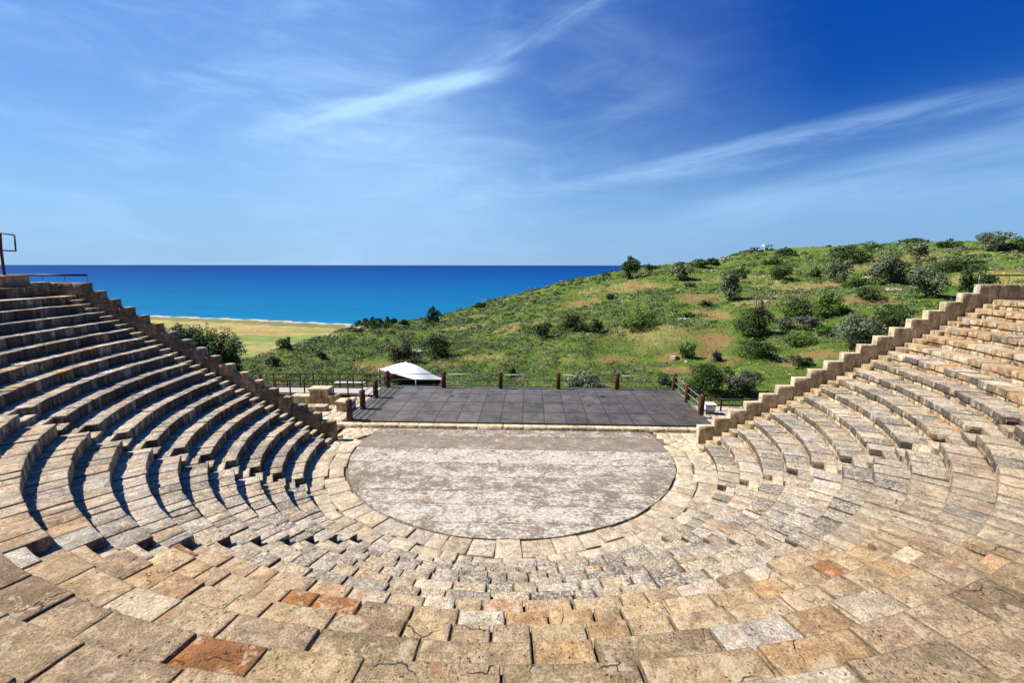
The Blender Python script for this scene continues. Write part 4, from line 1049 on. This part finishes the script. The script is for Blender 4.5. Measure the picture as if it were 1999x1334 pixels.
# ------------------------------------------------------------------ rocks on the hill
M_ROCK = stone_mat('pale_rock', .6, .6, .2)
ROCKS = [('long pale rock outcrop beside the wide silvery olive on the upper hill', 1692, 546, 34, 7), ('small white stones in front of the right hand silvery olive', 1741, 568, 34, 6), ('white stone scatter below the lone silvery olive', 1482, 592, 44, 5),
         ('curved ring of pale stones beside the small bush on mid slope', 1330, 625, 18, 7), ('white rocks beside the dark bush at the edge of the coastal field', 549, 681, 26, 9), ('pale rocks at the top of the slope above the beach field', 645, 657, 24, 6),
         ('slanting white rocks on the ridge just below the beach end', 690, 642, 30, 7), ('grey white rocks behind the white canopy', 812, 690, 16, 12), ('single black and white boulder above the stage corner post', 1317, 702, 10, 10), ('small grey stone right of the single boulder', 1340, 708, 8, 5),
         ('pale outcrop on the ridge edge under the shelters', 1418, 505, 30, 5), ('pale stones on the ridge right of the round ridge olive', 1385, 530, 30, 4), ('grey stones on the slope left of the pair of bushes', 1205, 588, 24, 5), ('small white stones far right below the right silvery olive', 1835, 566, 12, 5),
         ('flat white rocks right of the dark bush by the coastal field', 600, 676, 16, 4)]
for i, (lb, px, py, wp, hp) in enumerate(ROCKS):
    p = hit(px, py); dep = float((p-CAM)@FWD); wd = wp*dep/F; ht = max(.25, hp*dep/F); r = np.random.default_rng(600+i)
    root = empty('rock_outcrop', p, lb, 'rocks', 'rocks on the hillside')
    nst = 1 if wp <= 10 else int(5+wp/3.2)
    for k in range(nst):
        s_ = (ht if nst == 1 else ht*r.uniform(.3, .85)); sx = s_*r.uniform(1, 2.0); V, Q = worn_box(sx, s_*r.uniform(.8, 1.3), s_, max(.12, s_/3), s_*.3, s_*.14, i*31+k)
        a = r.uniform(0, 3.14); V = V@np.array([[math.cos(a), math.sin(a), 0], [-math.sin(a), math.cos(a), 0], [0, 0, 1]])
        xx = p[0]+(r.uniform(-.5, .5)*wd if nst > 1 else 0); yy = p[1]+(r.uniform(-.5, .5)*wd*.5 if nst > 1 else 0)
        mb = MB(); mb.add(V+np.array([xx, yy, float(terrain_z(xx, yy))+s_*.22]), Q, c=np.array([*(np.array([.52, .48, .42])*r.uniform(.75, 1.15)), .6])); mb.build('stone', M_ROCK, root)

# ------------------------------------------------------------------ shelters on the ridge
p = hit(1497, 489); dep = float((p-CAM)@FWD); u = dep/F; gz = float(p[2])
root = empty('shelter', p, 'tiny white roofed shelter on posts standing on the skyline of the hill', 'shelter')
mb = MB(); box_mb(mb, p[0]-8*u, p[0]+8*u, p[1]-1.2, p[1]+1.2, gz+8.5*u, gz+10.5*u); mb.build('roof', M_CANVAS, root)
for sx in (-6.5, 0, 6.5):
    mb = MB(); box_mb(mb, p[0]+sx*u-.09, p[0]+sx*u+.09, p[1]-.9, p[1]-.7, gz-.5, gz+8.5*u); mb.build('post', M_PLASTIC, root)
mb = MB(); box_mb(mb, p[0]-3*u, p[0]+3*u, p[1]+.6, p[1]+1.0, gz-.3, gz+6*u); mb.build('back_wall', M_PLASTIC, root)
p = hit(1474, 489); gz = float(p[2]); u = float((p-CAM)@FWD)/F
root = empty('shelter', p, 'small dark flat roofed shelter left of the white one on the skyline', 'shelter')
mb = MB(); box_mb(mb, p[0]-8*u, p[0]+7*u, p[1]-1, p[1]+1, gz+5.5*u, gz+6.8*u); mb.build('roof', M_BLACK, root)
for sx in (-2, 4):
    mb = MB(); box_mb(mb, p[0]+sx*u-.12, p[0]+sx*u+.12, p[1]-.2, p[1]+.2, gz-.5, gz+5.6*u); mb.build('post', M_WOOD, root)

# ------------------------------------------------------------------ white canopy behind the stage
dep = 42.0
def cp_(px, py, dd=0.0): return at_depth(px, py, dep+dd)
c00, c10, c01, c11 = cp_(741, 721, .6), cp_(862, 742, -2.2), cp_(788, 706, 4.5), cp_(852, 728, 5.0)
c10 = cp_(800, 741, -2.6); pk = cp_(785, 709, 1.6); c11 = cp_(864, 741, 3.0)
# tensile membrane: corners left, front, right, back with a raised crest
gu = np.linspace(0, 1, 17); V = []; pts4 = [cp_(740, 721, 0), cp_(812, 742, -2.4), cp_(868, 742, 1.5), cp_(792, 707, 4.6)]
for u_ in gu:
    for v_ in gu:
        q_ = (pts4[0]*(1-u_)*(1-v_)+pts4[1]*u_*(1-v_)+pts4[2]*u_*v_+pts4[3]*(1-u_)*v_)
        sag = .85*math.sin(math.pi*u_)*math.sin(math.pi*v_)*(1-.2*u_)
        ed = (min(u_, 1-u_)*4*(1-min(u_, 1-u_)))
        V.append(q_+np.array([0, 0, sag]))
k = len(gu); Q = [(i*k+j, (i+1)*k+j, (i+1)*k+j+1, i*k+j+1) for i in range(k-1) for j in range(k-1)]
V = np.array(V); V2 = V-np.array([0, 0, .04]); Qa = np.array(Q)
root = empty('canopy', (pts4[0][0], pts4[0][1], -2.0), 'white stretched fabric canopy in the grass behind the left end of the stage', 'canopy')
mb = MB(); mb.add(np.vstack([V, V2]), np.vstack([Qa, Qa[:, ::-1]+k*k])); mb.build('fabric', M_CANVAS, root, smooth=True)
for q_ in pts4:
    mb = MB(); zz = float(terrain_z(q_[0], q_[1])); tube(mb, [(q_[0], q_[1], min(zz, q_[2])-.3), (q_[0], q_[1], q_[2]+.05)], .06); mb.build('pole', M_PIPE, root)
bx = cp_(770, 738, .8)
mb = MB(); box_mb(mb, bx[0]-1.2, bx[0]+1.9, bx[1]+.5, bx[1]+.8, -2.4, bx[2]+.45); mb.build('timber_screen', simple_mat('brown_boards', (.25, .11, .05), .8, 0, 5, .3, .3, (6, 6, 1)), root)

# ------------------------------------------------------------------ left walkway with rusty fences
DZ = .22
root = empty('board_walkway', (-14, 9, DZ), 'bleached board walkway between two rusty fences left of the stage', 'walkway')
mb = MB(); xx = -19.5
while xx < -9.75:
    box_mb(mb, xx, xx+.17, 8.2, 10.2, DZ-.04, DZ); xx += .18
mb.build('boards', M_PLANK, root)
mb = MB(); box_mb(mb, -19.5, -9.8, 8.25, 8.4, -.25, DZ-.045); box_mb(mb, -19.5, -9.8, 9.9, 10.05, -2.4, DZ-.045); mb.build('beam', M_RUST, root)
def rust_fence(label, x0, x1, y, z, h, n_, drop=0.0):
    root = empty('steel_fence', (x0, y, z), label, 'fence', 'rusty fences of the walkway')
    xs = np.linspace(x0, x1, n_)
    for x in xs: mb = MB(); box_mb(mb, x-.035, x+.035, y-.035, y+.035, z-.35, z+h); mb.build('post', M_RUST, root)
    for zz, s_ in ((h, .045), (.50*h, .025), (.06, .03)):
        mb = MB(); box_mb(mb, x0-.05, x1+.05, y-s_, y+s_, z+zz-.03, z+zz+.035); mb.build('rail', M_RUST, root)
rust_fence('rusty brown fence on the far side of the board walkway', -19.4, -9.75, 10.12, DZ, .92, 11)
rust_fence('rusty brown fence on the near side of the board walkway', -18.2, -10.3, 8.16, DZ, .95, 9)
# terrace under it
V = [(-24, .9, .02), (SX0-.0, .9, .02), (SX0-.0, 8.5, .02), (-24, 8.5, .02), (-24, .9, -3), (SX0, .9, -3), (SX0, 8.5, -3), (-24, 8.5, -3)]
o = make_obj('terrace', V, [np.array([(0, 1, 2, 3), (3, 2, 6, 7), (0, 3, 7, 4)])], M_EARTH); tag(o, kind='structure')
V = [(SX1, 2.9, .02), (17.5, 2.9, .02), (17.5, 6.4, .02), (SX1, 6.4, .02), (17.5, 2.9, -3), (17.5, 6.4, -3), (SX1, 6.4, -3)]
o = make_obj('terrace', V, [np.array([(0, 1, 2, 3), (3, 2, 5, 6), (1, 4, 5, 2)])], M_EARTH); tag(o, kind='structure')
sd = [(x+rng.normal(0, .14), y+rng.normal(0, .14)) for x in np.arange(-17, -9.4, .8) for y in np.arange(1.6, 8.0, .7)]
voronoi_pave(sd, lambda s: rng.random() < .93, -.05, .10, M_PAVE, 'stone_paving', 'pale flagstones of the small terrace left of the stage', lambda s: np.array([*(np.array(PAL['cream'])*rng.uniform(.9, 1.15)), .2]), lambda s: [(1, 0, -9.68), (0, 1, 8.1), (0, -1, -1.35)])
sd = [(x+rng.normal(0, .14), y+rng.normal(0, .14)) for x in np.arange(11, 17, .8) for y in np.arange(3.0, 6.2, .7)]
voronoi_pave(sd, lambda s: rng.random() < .9, -.05, .10, M_PAVE, 'stone_paving', 'grey flagstones of the terrace right of the stage', lambda s: np.array([*(np.array(PAL['pale'])*rng.uniform(.8, 1.0)), .4]), lambda s: [(-1, 0, -10.8), (0, -1, -2.9)])
r = np.random.default_rng(88)
def pier(name, label, x0, x1, y0, y1, z0, z1, cap=False, ts=('cream', 'tan')):
    root = empty(name, ((x0+x1)/2, (y0+y1)/2, z0), label, 'stone blocks', 'loose stone piers left of the stage')
    mb = MB(); wall_run(mb, (x0, y0), (x1, y0), y1-y0, z0, z1, r, ts, .15, bl=(.55, .75), wh=.3); mb.build('masonry', M_WALL, root)
    if cap:
        global seedc
        seedc += 1; V, Q = worn_box(x1-x0+.12, y1-y0+.12, .14, .15, .02, .01, seedc); mb = MB(); mb.add(V+np.array([(x0+x1)/2, (y0+y1)/2, z1+.075]), Q, c=np.array([*np.array(PAL['cream'])*1.1, .1])); mb.build('cap_stone', M_WALL, root)
pier('stone_pier', 'square masonry pier with flat cap stone in front of the near rusty fence', -13.0, -11.8, 6.3, 7.0, .05, .98, True)
pier('stone_pier', 'lower masonry stub left of the capped pier', -14.2, -13.02, 6.3, 7.0, .05, .62)
pier('stone_pier', 'single pale block right of the capped pier', -11.75, -11.2, 6.2, 6.8, .05, .72)
pier('stone_pier', 'low block with pale slab top beside the front left stage post', -10.75, -9.85, 5.0, 5.8, .05, .55, True)
pier('stone_pier', 'flat low stones between capped pier and left parapet', -12.9, -11.4, 4.9, 5.5, .05, .40)
# grey bench plank beyond the fences
p = at_depth(683, 748, 36)
root = empty('bench', (p[0], p[1], -2), 'long grey plank bench seen through the rusty fence', 'bench')
mb = MB(); box_mb(mb, p[0]-1.2, p[0]+1.2, p[1]-.25, p[1]+.25, p[2]-.08, p[2]+.06); mb.build('seat', M_PLANK, root)
for sx in (-.9, .9):
    mb = MB(); box_mb(mb, p[0]+sx-.06, p[0]+sx+.06, p[1]-.2, p[1]+.2, -2.3, p[2]-.082); mb.build('leg', M_PLANK, root)

# ------------------------------------------------------------------ right of the stage: pale box, hoops, handrail
root = empty('equipment_box', (11.6, 5.6, .1), 'pale box on stone feet behind the front right stage post', 'box')
mb = MB(); box_mb(mb, 11.2, 11.8, 5.35, 5.8, .35, .68, bev=.02); mb.build('body', M_PLASTIC, root)
mb = MB(); box_mb(mb, 11.15, 11.85, 5.3, 5.85, .682, .73, bev=.01); mb.build('lid', M_CANVAS, root)
mb = MB(); box_mb(mb, 11.25, 11.75, 5.4, 5.75, .05, .348); mb.build('base', M_WALL, root)
for i, x in enumerate((12.35, 13.2)):
    mb = MB(); pts = [(x, 4.9, .1)]+[(x+.35-.35*math.cos(a), 4.9, .55+.12*math.sin(a)) for a in np.linspace(0, math.pi, 9)]+[(x+.7, 4.9, .1)]
    tube(mb, pts, .03); o = mb.build('pipe_hoop', M_PIPE, None, loc=(x, 4.9, .1))
    tag(o, ['bent grey pipe hoop nearer to the stage on the right terrace', 'bent grey pipe hoop nearer to the right parapet'][i], 'pipe hoop', 'pipe hoops')
root = empty('handrail', (11.1, 6.1, .1), 'dark low handrail running from the right stage corner towards the parapet', 'handrail')
for x in np.linspace(11.1, 16.3, 5): mb = MB(); box_mb(mb, x-.04, x+.04, 6.06, 6.14, .05, .78); mb.build('post', M_RUST, root)
for zz in (.78, .42): mb = MB(); box_mb(mb, 11.05, 16.4, 6.05, 6.15, zz, zz+.07); mb.build('rail', M_RUST, root)

# ------------------------------------------------------------------ top corners
# left: black rail over the wall
def wall_rail(label, pts, z, mat=M_BLACK, r_=.035, zb=7.9):
    root = empty('wall_railing', (pts[0][0], pts[0][1], zb), label, 'railing'); mb = MB(); tube(mb, [(*p, z) for p in pts], r_); mb.build('rail', mat, root)
    L = [0]
    for a, b_ in zip(pts[:-1], pts[1:]): L.append(math.dist(a, b_))
    for a, b_ in zip(pts[:-1], pts[1:]):
        k = max(1, int(math.dist(a, b_)/1.1))
        for i in range(k+1):
            q_ = (a[0]+(b_[0]-a[0])*i/k, a[1]+(b_[1]-a[1])*i/k); mb = MB(); tube(mb, [(*q_, zb-.15), (*q_, z)], .012); mb.build('baluster', M_PIPE, root)
wall_rail('thin black rail above the left end wall against the blue sea', [(-21.6, 1.5), (-26.5, 1.65)], 8.27, r_=.05)
wall_rail('thin dark brown rail above the right end wall', [(21.6, 1.25), (27, 1.35)], 8.36, M_RUST, .035)
# pedestal with the empty frame
pb = at_depth(14, 588, 21.0); r = np.random.default_rng(15)
gx, gy = pb[0], pb[1]; gz = 7.2
root = empty('pedestal', (gx, gy, gz), 'two tier stone pedestal at the left edge of the top row', 'pedestal')
def rbox(mb, cx, cy, a, sx, sy, z0, z1, tint, seed):
    V, Q = worn_box(sx, sy, z1-z0, .2, .03, .012, seed); c_, s_ = math.cos(a), math.sin(a)
    mb.add(np.stack([cx+V[:, 0]*c_-V[:, 1]*s_, cy+V[:, 0]*s_+V[:, 1]*c_, (z0+z1)/2+V[:, 2]], -1), Q, c=tint)
aa = rad(8)
t0 = at_depth(54, 588, 21.0); t1 = at_depth(40, 562, 21.2)
ztop = at_depth(20, 538, 21.4)[2]; zmid = at_depth(20, 562, 21.2)[2]
mb = MB(); rbox(mb, t0[0]-1.65, t0[1]+.5, aa, 1.8, 1.3, gz-.1, zmid, np.array([.33, .27, .20, .6]), 5); mb.build('base_block', M_WALL, root)
mb = MB(); rbox(mb, t1[0]-1.5, t1[1]+.55, aa, 1.5, 1.1, zmid+.003, ztop, np.array([.46, .34, .19, .2]), 6); mb.build('top_block', M_WALL, root)
q0 = at_depth(9, 539, 21.9); q1 = at_depth(0, 455, 21.9); q2 = at_depth(28, 459, 21.9); q3 = at_depth(31, 490, 21.9); q4 = at_depth(2, 489, 21.9)
root = empty('metal_frame', (q0[0], q0[1], ztop), 'empty square metal frame on a leaning dark pole at the left edge', 'frame')
mb = MB(); tube(mb, [q0-[0, 0, .05], q4, q1], .055); mb.build('pole', M_RUST, root)
for i, (a, b_) in enumerate(((q1, q2), (q2, q3), (q3, q4))):
    mb = MB(); tube(mb, [a, b_], .032); mb.build('frame_bar', M_RUST, root)
mg, tg, bgl = new_mat('clear_panel'); bgl.inputs['Transmission Weight'].default_value = 1; bgl.inputs['Roughness'].default_value = 0.02; bgl.inputs['IOR'].default_value = 1.05
